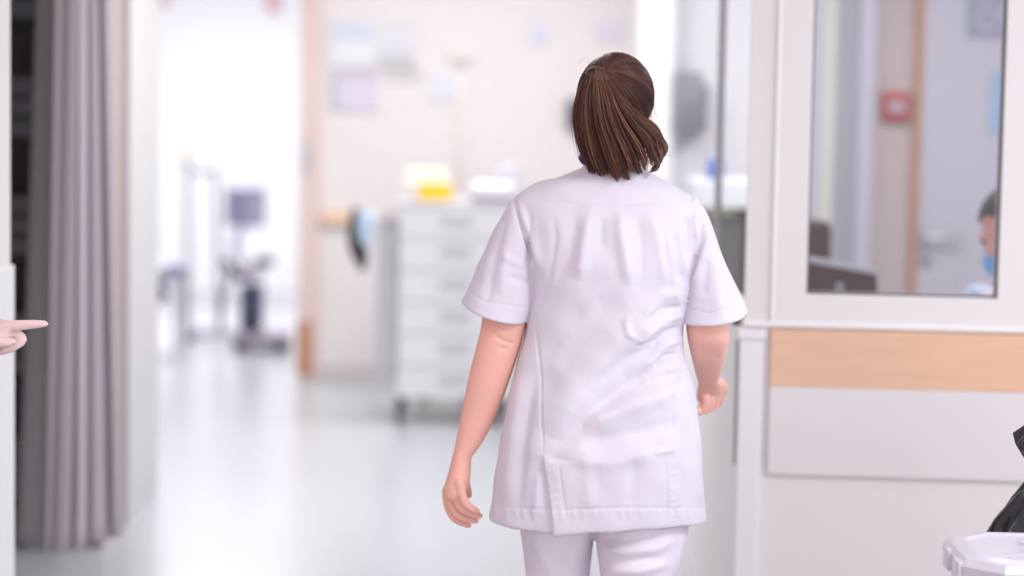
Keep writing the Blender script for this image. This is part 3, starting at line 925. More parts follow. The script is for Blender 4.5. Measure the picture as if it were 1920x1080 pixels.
def hair_cap(M, parent, m, base=None, name='hair', hl=None):
    """short-lying hair over the skull with combed grooves running to the gather point"""
    n1, n2 = 220, 130
    C = np.array((0, -.012, .033)); Rr = np.array((.0805, .101, .0935))
    V = []; ok = []
    for j in range(n2 + 1):
        ph = math.pi * j / n2
        for i in range(n1):
            th = 2 * math.pi * i / n1
            u = np.array((math.sin(ph) * math.cos(th), math.sin(ph) * math.sin(th), math.cos(ph)))
            V.append(u)
    V = np.array(V)
    if base is not None:
        b = np.array(base); b /= np.linalg.norm(b)
        e1 = np.cross(b, (0, 0, 1)); e1 /= np.linalg.norm(e1); e2 = np.cross(b, e1)
        ang = np.arctan2(V @ e2, V @ e1); dist = np.arccos(np.clip(V @ b, -1, 1))
    else:
        ang = np.arctan2(V[:, 1], V[:, 0]); dist = np.arccos(np.clip(V[:, 2], -1, 1))
    g = (np.sin(46 * ang + 2.0 * np.sin(3 * dist)) * .5 + np.sin(83 * ang + 3 * dist) * .35 + np.sin(19 * ang) * .5) * np.clip(dist * 2, 0, 1)
    sc = 1 + .0085 * g
    P = C + V * Rr * sc[:, None]
    # narrow towards the nape
    lowz = np.clip(-(P[:, 2] - .0) / .09, 0, 1)
    P[:, 0] *= 1 - .22 * lowz ** 1.5
    P[:, 1] = np.where(P[:, 1] < 0, P[:, 1] * (1 - .22 * lowz ** 1.5), P[:, 1])
    y = P[:, 1]
    hlz = np.interp(y, [-.2, -.045, -.022, -.005, .03, .06, .085], [-.078, -.075, -.02, .012, .02, .055, .085])
    keep = P[:, 2] > hlz
    P4 = np.c_[P, np.ones(len(P))] @ np.array(M).T
    mb = MB()
    vs = [mb.b.verts.new(p[:3]) for p in P4]
    for j in range(n2):
        for i in range(n1):
            q = (j * n1 + i, j * n1 + (i + 1) % n1, (j + 1) * n1 + (i + 1) % n1, (j + 1) * n1 + i)
            if all(keep[k] for k in q):
                try: mb.b.faces.new([vs[k] for k in q])
                except ValueError: pass
    bmesh.ops.delete(mb.b, geom=[v for v in mb.b.verts if not v.link_faces], context='VERTS')
    o = mb.build(name, m, parent, smooth=True)
    so = o.modifiers.new('t', 'SOLIDIFY'); so.thickness = .006; so.offset = -1
    return o, (C, Rr, hl)


def strands(name, paths, rads, cols, m, parent):
    """paths: N x K x 3, tapered three-sided strands with a colour of their own"""
    N, K, _ = paths.shape
    t = np.gradient(paths, axis=1); t /= np.linalg.norm(t, axis=2, keepdims=True) + 1e-9
    u = np.cross(t, np.array((.3, 1, .2))); u /= np.linalg.norm(u, axis=2, keepdims=True) + 1e-9
    v = np.cross(t, u)
    V = []
    for k in range(3):
        a = 2 * math.pi * k / 3
        V.append(paths + (u * math.cos(a) + v * math.sin(a)) * rads[:, :, None])
    V = np.stack(V, 2)            # N K 3 3
    off = np.array(wl(parent))
    vv = (V.reshape(-1, 3) - off)
    idx = np.arange(N * K * 3).reshape(N, K, 3)
    F_ = []
    for k in range(3):
        a, b = idx[:, :-1, k], idx[:, :-1, (k + 1) % 3]
        c, d = idx[:, 1:, (k + 1) % 3], idx[:, 1:, k]
        F_.append(np.stack([a, b, c, d], -1).reshape(-1, 4))
    F_ = np.concatenate(F_)
    me = bpy.data.meshes.new(name)
    me.from_pydata(vv.tolist(), [], F_.tolist())
    ca = me.color_attributes.new('strand', 'FLOAT_COLOR', 'POINT')
    cc = np.repeat(np.c_[cols, np.ones(N)], K * 3, axis=0)
    ca.data.foreach_set('color', cc.ravel())
    for p in me.polygons: p.use_smooth = True
    me.materials.append(m)
    o = bpy.data.objects.new(name, me); COL.objects.link(o); o.parent = parent
    return o


def hairmat(name, rough=.38):
    m = bpy.data.materials.new(name); m.use_nodes = True
    nt = m.node_tree; b = nt.nodes['Principled BSDF']
    a = nt.nodes.new('ShaderNodeAttribute'); a.attribute_name = 'strand'
    nt.links.new(a.outputs['Color'], b.inputs['Base Color'])
    b.inputs['Roughness'].default_value = rough
    b.inputs['Specular IOR Level'].default_value = .35
    return m


# ============ the woman walking away
Y0 = 5.15


def Q(px, py, dy=0): return at(px, py, Y0 + dy)


foot = Q(1140, 1540); foot.z = 0
woman = thing('person', 'woman seen from behind with brown ponytail, white short-sleeved tunic and white trousers, walking away', 'person', (foot.x, Y0, 0))


def ring(o, i, d0=0, rd=.06, tilt=.0):
    """ring from its two silhouette pixels (outer, inner)"""
    a = Q(o[0], o[1], d0); b = Q(i[0], i[1], d0)
    return ((a + b) / 2, (b - a) / 2, Vector((0, rd, tilt)))


hc = Q(1150, 212, .02)
HM = Matrix.Translation(hc) @ Matrix.Rotation(R(7), 4, 'Z') @ Matrix.Rotation(R(2.5), 4, 'Y')

# --- body: one continuous surface
mb = MB()
head_shapes(mb, HM)
# trunk under the clothes
mb.loft([ring((1105, y), (1195, y), .0, .05) if y < 345 else None for y in (310, 340)] + [
    ring((1030, 378), (1255, 385), .01, .070), ring((1022, 440), (1272, 450), .01, .095), ring((1024, 520), (1272, 520), .0, .095),
    ring((1005, 640), (1272, 640), .0, .095), ring((985, 760), (1290, 760), .0, .10), ring((975, 880), (1290, 880), -.01, .115), ring((1000, 960), (1265, 960), 0, .10), ring((1050, 985), (1220, 985), 0, .06)], 40, 4)
# left arm
mb.loft([ring((1000, 395), (1045, 430), .01, .038), ring((948, 466), (992, 490), -.002, .044), ring((908, 560), (990, 580), -.01, .047), ring((903, 605), (986, 612), -.01, .045),
         ring((893, 650), (973, 660), -.008, .043), ring((880, 700), (957, 708), -.005, .042), ring((868, 760), (936, 766), 0, .037), ring((856, 820), (908, 824), .004, .030), ring((849, 855), (884, 858), .004, .026), ring((845, 866), (882, 868), .004, .025)], 36, 5)
# left palm and fingers
mb.loft([ring((849, 850), (884, 853), .004, .025), ring((842, 880), (883, 882), .004, .031), ring((834, 908), (880, 908), .002, .038), ring((831, 926), (873, 924), .002, .036), ring((838, 936), (866, 934), .002, .028)], 28, 4)
FR = [  # chain px, dy, radii
    ([(862, 906), (867, 930), (877, 948), (894, 958)], [-.032, -.030, -.026, -.020], [.0108, .0100, .0092, .0070]),
    ([(852, 912), (857, 936), (866, 953), (884, 963), (900, 967)], [-.014, -.013, -.011, -.007, -.004], [.0112, .0105, .0098, .0086, .0068]),
    ([(843, 916), (847, 944), (858, 964), (878, 973), (892, 976)], [.006, .006, .008, .010, .011], [.0112, .0105, .0098, .0086, .0068]),
    ([(837, 918), (839, 945), (850, 970), (868, 981), (879, 985)], [.028, .030, .031, .032, .032], [.010, .0095, .0088, .0078, .0066]),
    ([(860, 868), (868, 892), (874, 912), (879, 928)], [.024, .036, .042, .044], [.013, .012, .010, .008]),
]
for px, dy, rr in FR:
    mb.tube([Q(x, y, d) for (x, y), d in zip(px, dy)], rr, 14)
# right arm: upper arm down, forearm swinging forward
mb.loft([ring((1250, 430), (1305, 392), .0, .045), ring((1298, 494), (1332, 466), .0, .044), ring((1285, 560), (1368, 560), -.01, .047), ring((1286, 605), (1366, 605), -.012, .045),
         ring((1290, 640), (1367, 636), .0, .044), ring((1296, 668), (1362, 660), .04, .042), ring((1301, 690), (1356, 684), .09, .036), ring((1306, 708), (1350, 704), .15, .030), ring((1310, 722), (1346, 718), .20, .026)], 36, 5)
mb.loft([ring((1310, 716), (1348, 712), .18, .026), ring((1307, 730), (1355, 722), .215, .03), ring((1306, 746), (1358, 736), .25, .03), ring((1312, 758), (1354, 748), .27, .024)], 28, 4)
for px, dy, rr in [
    ([(1351, 738), (1348, 754), (1336, 762), (1326, 758)], [.26, .275, .27, .25], [.0105, .010, .0092, .0075]),
    ([(1342, 742), (1339, 760), (1327, 766), (1318, 760)], [.24, .255, .25, .235], [.0105, .010, .0092, .0075]),
    ([(1332, 744), (1329, 763), (1319, 770), (1310, 764)], [.225, .235, .235, .22], [.0105, .010, .0092, .0075]),
    ([(1322, 744), (1319, 764), (1311, 773), (1303, 768)], [.21, .22, .22, .205], [.0098, .009, .0082, .0070]),
    ([(1348, 716), (1356, 728), (1354, 742), (1347, 750)], [.21, .25, .28, .29], [.012, .012, .010, .008])]:
    mb.tube([Q(x, y, d) for (x, y), d in zip(px, dy)], rr, 14)
# legs
LEGL = [((985, 950), (1112, 950), 0, .088), ((985, 1010), (1105, 1010), .04, .085), ((1000, 1150), (1098, 1150), .10, .065), ((1008, 1230), (1088, 1230), .13, .056), ((1010, 1330), (1085, 1330), .17, .053), ((1022, 1440), (1070, 1440), .22, .035), ((1026, 1490), (1066, 1490), .24, .035)]
LEGR = [((1122, 950), (1282, 950), 0, .09), ((1130, 1010), (1270, 1010), -.01, .088), ((1146, 1150), (1246, 1150), -.03, .066), ((1150, 1230), (1232, 1230), -.06, .057), ((1154, 1330), (1230, 1330), -.12, .053), ((1166, 1430), (1214, 1430), -.19, .035), ((1168, 1475), (1210, 1475), -.22, .035)]
for L in (LEGL, LEGR):
    mb.loft([ring(*r) for r in L], 32, 5)
body = remesh(mb, 'body', .0028, 4, M_skin, woman)
# crease of the elbow and wrist bone
V, N = verts_np(body)
off = np.array(wl(woman))
P = proj(V + off)
h = fold(P, [([(925, 628), (945, 640), (968, 646)], 4, -.0035), ([(938, 652), (955, 655)], 4, -.0025), ([(928, 640), (950, 647)], 3, .002),
             ([(855, 852), (862, 858)], 5, .002), ([(855, 912), (858, 950)], 2, -.0), ([(1335, 672), (1352, 668)], 4, -.002)])
msk = (N[:, 1] < -.15) & (V[:, 1] > -.3)
V2 = V + N * (h * msk)[:, None]
body.data.vertices.foreach_set('co', V2.ravel()); body.data.update()
eyes(HM, body)

# --- tunic
TOR = [(302, 1103, 1200, .062, .004), (309, 1096, 1206, .067, .004), (318, 1086, 1216, .075, .004), (330, 1050, 1234, .083, .004), (342, 1010, 1254, .090, .006), (355, 984, 1276, .097, .008), (370, 966, 1300, .102, .010), (392, 962, 1316, .110, .008),
       (430, 970, 1322, .122, .004), (480, 984, 1316, .130, 0), (520, 994, 1302, .130, 0), (560, 995, 1290, .127, .0), (600, 988, 1281, .122, .0), (640, 979, 1280, .118, .0), (680, 969, 1288, .118, -.002),
       (720, 959, 1300, .124, -.004), (760, 950, 1307, .132, -.008), (800, 943, 1311, .138, -.012), (850, 934, 1315, .143, -.014), (900, 927, 1318, .144, -.012), (940, 922, 1321, .143, -.010), (971, 918, 1325, .142, -.008)]
mb = MB()
rr = []
for y, xl, xr, dep, d0 in TOR:
    rr.append(ring((xl, y), (xr, y), d0, dep))
# hem line: slightly wavy; inner hollow
c, e1, e2 = rr[-1]
rr.append((c + Vector((0, 0, .001)), e1 * .955, e2 * .94))
rr.append((c + Vector((0, 0, .05)), e1 * .94, e2 * .92))
mb.loft(rr, 96, 5, 2.25)
# sleeves
SL = [((972, 366), (1050, 410), .006, .060, .0), ((950, 388), (1020, 440), .004, .070, .0), ((927, 428), (1008, 474), .002, .073, .003), ((906, 472), (1004, 516), 0, .075, .006), ((887, 518), (1000, 560), -.002, .077, .010), ((872, 552), (992, 592), -.004, .079, .012), ((866, 566), (988, 600), -.005, .080, .013)]
SR = [((1240, 420), (1304, 368), .006, .060, .0), ((1272, 462), (1324, 398), .004, .070, .0), ((1284, 502), (1342, 442), .002, .073, .003), ((1286, 536), (1360, 490), 0, .075, .006), ((1281, 566), (1380, 536), -.002, .077, .010), ((1277, 588), (1396, 570), -.004, .079, .012), ((1275, 599), (1402, 584), -.005, .080, .013)]
for SS in (SL, SR):
    rr = [ring(a, b, d, rd, t) for a, b, d, rd, t in SS]
    c, e1, e2 = rr[-1]; c0 = rr[-2][0]; ax = (c0 - c)
    rr.append((c + ax * .05, e1 * .90, e2 * .88)); rr.append((c + ax * 1.3, e1 * .84, e2 * .82))
    mb.loft(rr, 64, 5, 2.1)
tunic = remesh(mb, 'tunic', .0030, 2, M_cloth, woman)
V, N = verts_np(tunic)
P = proj(V + off)
st = []
A = st.append
# seams (grooves)
A(([(1003, 600), (1010, 680), (1017, 780), (1019, 862)], 2.6, -.0022))
A(([(1276, 600), (1266, 690), (1262, 770), (1268, 850)], 2.6, -.0018))
A(([(972, 372), (1040, 380), (1150, 384), (1250, 378), (1316, 392)], 2.4, -.0010))
A(([(964, 368), (968, 395), (980, 430), (996, 470), (1006, 512)], 4, -.0085))
A(([(1312, 388), (1320, 420), (1314, 460), (1300, 500), (1286, 545)], 4, -.0070))
A(([(976, 400), (996, 445), (1014, 500)], 8, .0045))
A(([(1330, 425), (1314, 500), (1298, 545)], 9, .005))
A(([(952, 400), (930, 470), (914, 560), (908, 590)], 9, -.0035))
A(([(940, 480), (985, 500)], 8, .003)); A(([(950, 520), (1000, 530)], 7, -.0028))
# stitched hems
A(([(874, 545), (910, 566), (992, 578)], 2.2, -.0014))
A(([(1278, 576), (1330, 588), (1392, 566)], 2.2, -.0014))
A(([(922, 950), (1035, 956), (1150, 952), (1322, 952)], 2.4, -.0014))
# upper back drape
A(([(1105, 395), (1098, 450), (1085, 530)], 13, .0055)); A(([(1080, 395), (1070, 470), (1040, 540)], 12, -.004))
A(([(1128, 400), (1126, 470)], 9, -.004)); A(([(1160, 390), (1166, 450), (1182, 540)], 13, .0060)); A(([(1195, 400), (1203, 470), (1200, 520)], 11, -.0045))
A(([(1222, 400), (1236, 470), (1250, 540)], 11, .0045)); A(([(1262, 430), (1275, 490), (1280, 540)], 9, -.0060)); A(([(1252, 420), (1262, 520), (1272, 590)], 7, .0040))
A(([(1283, 400), (1293, 440), (1292, 490)], 9, -.0065)); A(([(1300, 400), (1304, 450)], 7, .004))
A(([(1035, 400), (1042, 440), (1030, 520), (1010, 570)], 6, -.0022)); A(([(1000, 400), (1006, 470), (1018, 520)], 7, .0020))
# diagonal drape from the right waist to the left hip
A(([(1262, 575), (1160, 640), (1085, 720), (1030, 830)], 36, .0110)); A(([(1180, 560), (1090, 600), (1035, 680), (1015, 760)], 24, -.0050)); A(([(1275, 690), (1180, 720), (1095, 785), (1040, 850)], 17, -.0075))
A(([(1272, 735), (1180, 762), (1085, 800)], 20, .0085)); A(([(1290, 790), (1190, 812), (1080, 835)], 16, -.0045)); A(([(1040, 840), (1130, 866), (1250, 846)], 18, .0040))
A(([(1240, 640), (1170, 672), (1110, 730)], 11, -.0045)); A(([(1130, 560), (1060, 640), (1022, 720)], 16, .0030))
# puckers at the right waist
A(([(1284, 590), (1252, 596), (1214, 622), (1186, 660)], 9, .0060)); A(([(1280, 612), (1246, 622), (1216, 650)], 5.5, -.0065)); A(([(1284, 632), (1244, 648), (1215, 682), (1205, 700)], 8, .0055))
A(([(1276, 662), (1246, 668), (1226, 690)], 5, -.0055)); A(([(1284, 690), (1250, 694), (1200, 720)], 8, .0050)); A(([(1280, 548), (1240, 556), (1200, 590)], 10, .0040)); A(([(1282, 572), (1236, 580), (1205, 604)], 5.5, -.0045))
A(([(1192, 636), (1175, 622), (1172, 600), (1185, 588)], 6, .0040)); A(([(1180, 650), (1214, 640), (1240, 606)], 5, -.0035)); A(([(1268, 700), (1256, 720), (1262, 750)], 6, .0035)); A(([(1276, 706), (1268, 730)], 4, -.004))
# left panel
A(([(985, 660), (965, 780), (950, 900), (945, 970)], 12, .0045)); A(([(1003, 700), (985, 800), (975, 900), (972, 970)], 11, -.0050)); A(([(1010, 880), (1004, 975)], 9, .0040))
# lower back
A(([(1100, 850), (1105, 960)], 14, .0025)); A(([(1190, 850), (1185, 960)], 14, -.0025)); A(([(1030, 860), (1070, 862)], 5, -.0025)); A(([(1225, 850), (1268, 842)], 5, .0030))
A(([(1300, 780), (1306, 880), (1312, 965)], 9, .0035)); A(([(1286, 790), (1290, 880)], 9, -.0035))
# sleeve drape
A(([(1340, 470), (1350, 540), (1345, 600)], 12, .0035)); A(([(1322, 480), (1318, 560)], 10, -.004)); A(([(1370, 560), (1366, 600)], 8, -.003)); A(([(950, 460), (940, 560)], 9, .003))
# crinkles of the stitched hems
for k in range(22):
    x = 930 + k * 18 + rng.uniform(-4, 4)
    A(([(x, 952), (x + 2, 974)], 3.5, .0016 * rng.uniform(.4, 1)))
for k in range(8):
    e = rng.uniform(-3, 3); A(([(1024 + k * 1.3, 870 + k * 13 + e), (1044 + k, 862 + k * 13 + e)], 3.4, .0010 * rng.uniform(.2, 1))); A(([(1252, 868 + k * 12 - e), (1276, 863 + k * 12 - e)], 3.4, .0010 * rng.uniform(.2, 1)))
A(([(1048, 866), (1062, 970)], 2.4, -.0016)); A(([(1247, 858), (1251, 968)], 2.6, -.0022)); A(([(1278, 862), (1282, 966)], 2.6, -.0016))
h = fold(P, [(p_, w_, a_ * (1.9 if w_ >= 13 else 1.35)) for p_, w_, a_ in st])
# side vents: the back panel overlaps the side panel
xv = np.interp(P[:, 1], [855, 978], [1018, 1036])
ramp = np.clip((P[:, 1] - 852) / 16, 0, 1)
edge = 1 / (1 + np.exp(-np.clip((P[:, 0] - xv) / .8, -30, 30)))
h += ramp * (.0060 * edge * np.exp(-np.maximum(P[:, 0] - xv, 0) / 90) - .0050 * (1 - edge) * np.exp(-np.maximum(xv - P[:, 0], 0) / 30))
face = np.clip((-N[:, 1] - .05) / .25, 0, 1)
# soft unevenness everywhere
nz = .0016 * np.sin(V[:, 0] * 61 + V[:, 2] * 23) * np.sin(V[:, 2] * 37 + V[:, 1] * 31)
V2 = V + N * (h * face + nz)[:, None]
# wavy hem
zh = Q(1120, 971).z
k = np.clip((zh + .04 - (V2[:, 2])) / .05, 0, 1)
dz = np.interp(P[:, 0], [915, 1000, 1035, 1060, 1150, 1245, 1290, 1328], [.002, -.005, -.008, -.005, .000, .006, .003, -.003])
V2[:, 2] += k * dz * (N[:, 1] < .6)
tunic.data.vertices.foreach_set('co', V2.ravel()); tunic.data.update()

# --- trousers
mb = MB()
mb.loft([ring((965, 840), (1300, 840), -.005, .112), ring((962, 900), (1306, 900), -.01, .122), ring((966, 950), (1304, 950), -.008, .115), ring((985, 980), (1284, 980), 0, .09)], 64, 4)
TL = [((968, 930), (1122, 930), .0, .100), ((972, 975), (1118, 975), .01, .100), ((979, 1020), (1112, 1020), .04, .098), ((986, 1080), (1106, 1080), .06, .092), ((992, 1160), (1102, 1160), .10, .083), ((996, 1260), (1098, 1260), .14, .078), ((1000, 1360), (1092, 1360), .18, .074), ((1002, 1450), (1090, 1450), .22, .072), ((1003, 1480), (1090, 1480), .235, .072)]
TRR = [((1112, 930), (1302, 930), -.005, .108), ((1114, 975), (1294, 975), -.01, .106), ((1119, 1030), (1282, 1030), -.015, .100), ((1126, 1080), (1268, 1080), -.02, .095), ((1136, 1160), (1254, 1160), -.03, .086), ((1142, 1260), (1242, 1260), -.07, .078), ((1146, 1360), (1236, 1360), -.13, .074), ((1148, 1440), (1234, 1440), -.19, .072), ((1148, 1468), (1234, 1468), -.21, .072)]
for L in (TL, TRR):
    rr = [ring(*r) for r in L]
    c, e1, e2 = rr[-1]
    rr.append((c, e1 * .85, e2 * .85)); rr.append((c + Vector((0, 0, .05)), e1 * .8, e2 * .8))
    mb.loft(rr, 56, 5)
trousers = remesh(mb, 'trousers', .0042, 3, M_trouser, woman)
V, N = verts_np(trousers)
P = proj(V + off)
st = []
for s in [([(1118, 985), (1160, 1000), (1230, 985)], 9, .007), ([(1122, 1005), (1180, 1014), (1250, 1000)], 8, -.007), ([(1120, 1030), (1170, 1034), (1230, 1028), (1270, 1010)], 10, .007), ([(1125, 1050), (1190, 1052), (1240, 1045)], 7, -.006), ([(1128, 1070), (1200, 1070), (1262, 1055)], 9, .006), ([(1130, 1095), (1240, 1085)], 9, -.006),
          ([(1285, 980), (1270, 1040), (1262, 1085)], 8, .005), ([(1008, 985), (1020, 1080)], 12, .004), ([(1060, 985), (1066, 1080)], 14, -.004), ([(985, 1000), (1020, 1040), (1040, 1085)], 9, .003), ([(1140, 1180), (1240, 1190)], 12, .006), ([(1140, 1210), (1240, 1215)], 10, -.006), ([(1000, 1180), (1090, 1190)], 12, .005)]:
    st.append(s)
h = fold(P, st)
V2 = V + N * (h * np.clip((-N[:, 1] - .05) / .3, 0, 1))[:, None]
trousers.data.vertices.foreach_set('co', V2.ravel()); trousers.data.update()

# --- shoes
M_shoe = mat('white_clog', (.78, .78, .80), .4)
for (px, dy, zoff, pitch) in ((1046, .24, 0, 0), (1188, -.22, .045, 14)):
    a = Q(px, 1480, dy)
    SM_ = Matrix.Translation((a.x, a.y, .0)) @ Matrix.Translation((0, .14, 0)) @ Matrix.Rotation(R(-pitch), 4, 'X') @ Matrix.Translation((0, -.14, 0))
    mb = MB()
    mb.loft([((0, -.05, .045), (.030, 0, 0), (0, 0, .035)), ((0, -.02, .055), (.036, 0, 0), (0, 0, .050)), ((0, .06, .050), (.040, 0, 0), (0, 0, .045)), ((0, .14, .040), (.048, 0, 0), (0, 0, .034)), ((0, .20, .034), (.040, 0, 0), (0, 0, .026)), ((0, .225, .03), (.02, 0, 0), (0, 0, .014))], 24, 4)
    sh = mb.build('shoe', M_shoe, woman, smooth=True, M=SM_)
    mb = MB(); mb.box((-.044, -.055, .0), (.044, .20, .022), bev=.009); mb.build('sole', mat('sole_grey', (.5, .5, .52), .6), sh, M=SM_)

# --- lanyard round the neck
mb = MB()
lc = Q(1143, 309, .012)
ln = 64
inn, outt = [], []
rings = []
for k in range(ln):
    a = 2 * math.pi * k / ln
    p = lc + Vector((.060 * math.cos(a), .060 * math.sin(a) * 1.05, .010 + .012 * abs(math.cos(a)) - .03 * max(0, math.sin(a))))
    n_ = Vector((math.cos(a), math.sin(a), .9)).normalized(); tn = Vector((-math.sin(a), math.cos(a), 0)); w_ = n_.cross(tn).normalized() * .0085
    rings.append([mb.b.verts.new(p + w_), mb.b.verts.new(p + w_ + n_ * .002), mb.b.verts.new(p - w_ + n_ * .002), mb.b.verts.new(p - w_)])
rings.append(rings[0])
mb.skin(rings, cap=False)
mb.build('lanyard', mat('royal_blue_ribbon', (.02, .06, .42), .6), woman, smooth=40)['label'] = 'blue lanyard ribbon round the neck'

# --- hair
base = Vector((-.43, -.70, .57)).normalized()
M_hair = mat('dark_brown_hair', (.058, .029, .022), .42, .4, noise=.3, nscale=60, bump=.2, bscale=400)
cap_, (HC, HR, _) = hair_cap(HM, woman, M_hair, base)
cap_.name = 'hair'
M_strand = hairmat('brown_hair_strands')
HMn = np.array(HM)


def palette(n, hi=.25, s=1.0):
    d = np.array((.042, .017, .013)); md = np.array((.135, .052, .034)); l = np.array((.34, .17, .10))
    t = nrg.random(n)
    c = d + (md - d) * t[:, None]
    k = nrg.random(n) < hi
    c[k] = md + (l - md) * nrg.random(k.sum())[:, None] * s
    return c


# combed strands lying on the skull, running to the gather point
pts = []
nb = np.array(base)
tries = 0
while len(pts) < 1500:
    u = nrg.normal(size=3); u /= np.linalg.norm(u)
    p = HC + u * HR
    lowz = min(1, max(0, -p[2] / .09))
    hz_ = np.interp(p[1], [-.2, -.045, -.022, -.005, .03, .06, .085], [-.078, -.075, -.02, .012, .02, .055, .085])
    if p[2] < hz_ or u @ nb > .93: continue
    K = 12
    om = math.acos(np.clip(u @ nb, -1, 1))
    path = []
    lift = nrg.uniform(.2, 2.0) * .001
    for t in np.linspace(0, 1, K):
        v = (math.sin((1 - t) * om) * u + math.sin(t * om) * nb) / math.sin(om)
        pp = HC + v * (HR + lift + .002 * t)
        lz_ = min(1, max(0, -pp[2] / .09))
        pp[0] *= 1 - .22 * lz_ ** 1.5
        if pp[1] < 0: pp[1] *= 1 - .22 * lz_ ** 1.5
        path.append(pp)
    pts.append(path)
pts = np.array(pts)
pw = pts @ HMn[:3, :3].T + HMn[:3, 3]
strands('combed_strands', pw, np.repeat((np.linspace(.5, 1, 12)[None] * .0007), len(pw), 0), palette(len(pw), .12, .4), M_strand, cap_)

# ponytail
KEYS = [0, .25, .5, .7, .85, 1]
PATH = [[(1105, 137), (1086, 165), (1076, 215), (1083, 262), (1100, 318)],
        [(1111, 132), (1098, 172), (1096, 230), (1107, 285), (1128, 332)],
        [(1118, 130), (1120, 178), (1128, 235), (1148, 290), (1166, 340)],
        [(1125, 132), (1144, 180), (1160, 230), (1184, 284), (1200, 324)],
        [(1130, 134), (1156, 180), (1186, 226), (1219, 266), (1228, 318)],
        [(1134, 138), (1163, 178), (1198, 214), (1236, 242), (1248, 292)]]
PATH = np.array(PATH, float)


def pony(t, ts):
    key = np.array([[np.interp(t, KEYS, PATH[:, j, c]) for c in (0, 1)] for j in range(5)])
    s = np.linspace(0, 1, 5)
    # smooth through the keys
    from_ = [Vector((x, y, 0)) for x, y in key]
    o, _ = spline(from_, [0] * 5, 8)
    o = np.array([(v.x, v.y) for v in o])
    q = np.linspace(0, 1, len(o))
    return np.c_[np.interp(ts, q, o[:, 0]), np.interp(ts, q, o[:, 1])]


def pony_depth(ts, d):
    return np.interp(ts, [0, .12, .35, .7, 1], [-.080, -.108, -.122, -.118, -.108]) + d


CL = [(k + .5) / 15 + nrg.normal() * .012 for k in range(15)]
CL_END = [1.0, 1.03, .97, 1.0, .98, .96, 1.03, .98, 1.06, .97, 1.06, .99, .97, 1.0, .96]
CL_TONE = [1.1, .85, 1.25, .8, 1.1, .75, 1.0, 1.2, .8, 1.35, .85, 1.5, .9, .7, 1.0]


def mk(n, K, r0, hi, jit, dep, lmin=.82):
    paths, rads, tone = [], [], []
    for i in range(n):
        t = nrg.random()
        ci = int(np.argmin([abs(t - c) for c in CL]))
        wav = nrg.normal() * jit
        dd = nrg.uniform(-1, 1)
        end = CL_END[ci] * nrg.uniform(lmin, 1.0)
        ts = np.linspace(0, 1, K)
        pull = .62 * np.clip((ts - .1) / .9, 0, 1) ** 1.3
        xy = np.zeros((K, 2))
        for q in range(K):
            tq = t + (CL[ci] - t) * pull[q]
            xy[q] = pony(tq, np.array([min(1, ts[q] * end)]))[0]
        if end > 1: xy[-1] += (xy[-1] - xy[-2]) * .5
        xy[:, 0] += wav * ts * 3 + nrg.normal() * jit * 3 * ts ** 3 + jit * np.sin(ts * 5 + nrg.random() * 6)
        bulge = math.sqrt(max(0, 1 - (2 * t - 1) ** 2 * .8))
        off_c = abs(t - CL[ci]) / .033
        dpt = pony_depth(ts * end, 0) + dd * dep * bulge * np.interp(ts, [0, .2, 1], [.4, 1, 1.1]) + (1 - bulge) * .035 * ts ** .5 + off_c * .006 * ts + .004 * ((ci * 7) % 3 - 1) * ts
        paths.append([tuple(at(x, y, Y0 + .02 + d)) for (x, y), d in zip(xy, dpt)])
        rads.append(r0 * np.interp(ts, [0, .1, .8, 1], [.8, 1, .9, .15]))
        tone.append(CL_TONE[ci])
    return np.array(paths), np.array(rads), np.array(tone)[:, None]


pn = None
pa, ra, tn_ = mk(150, 18, .0050, 0, .5, .010, .86)
tail = strands('ponytail', pa, ra, palette(150, .10, .35) * tn_, M_strand, woman)
pa, ra, tn_ = mk(2600, 18, .00062, .3, .9, .020, .84)
strands('loose_strands', pa, ra, palette(2600, .28, .9) * tn_, M_strand, tail)
# the curl at the right, turned outwards
cp, cr = [], []
for i in range(900):
    t = nrg.random(); K = 14; ts = np.linspace(0, 1, K)
    k0 = [(1165 - 14 * t, 196 + 22 * t), (1196 - 10 * t, 222 + 26 * t), (1228 - 8 * t, 246 + 38 * t), (1248 - 16 * t, 274 + 40 * t), (1240 - 24 * t, 297 + 26 * t)]
    o, _ = spline([Vector((x, y, 0)) for x, y in k0], [0] * 5, 6)
    o = np.array([(v.x, v.y) for v in o]); q = np.linspace(0, 1, len(o)); e = nrg.uniform(.78, 1)
    xy = np.c_[np.interp(ts * e, q, o[:, 0]), np.interp(ts * e, q, o[:, 1])] + nrg.normal(size=2) * 1.2
    dp = -.112 + nrg.uniform(-.012, .020) + .02 * ts
    cp.append([tuple(at(x, y, Y0 + .02 + d)) for (x, y), d in zip(xy, dp)]); cr.append((.0045 if i < 90 else .0007) * np.interp(ts, [0, .1, .8, 1], [.7, 1, .9, .15]))
strands('curled_ends', np.array(cp), np.array(cr), palette(900, .25, .6), M_strand, tail)
# hair tie: band of hair wrapped at the gather
mb = MB()
g0 = Q(1119, 136, .02 - .083)
mb.tube([g0 + Vector((.022 * math.cos(a), -.004 + .006 * math.sin(a), .010 * math.sin(a))) for a in [math.pi * k / 8 for k in range(-2, 11)]], .0032, 10)
mb.build('hair_tie', mat('hair_tie', (.10, .05, .038), .5), tail, smooth=True)
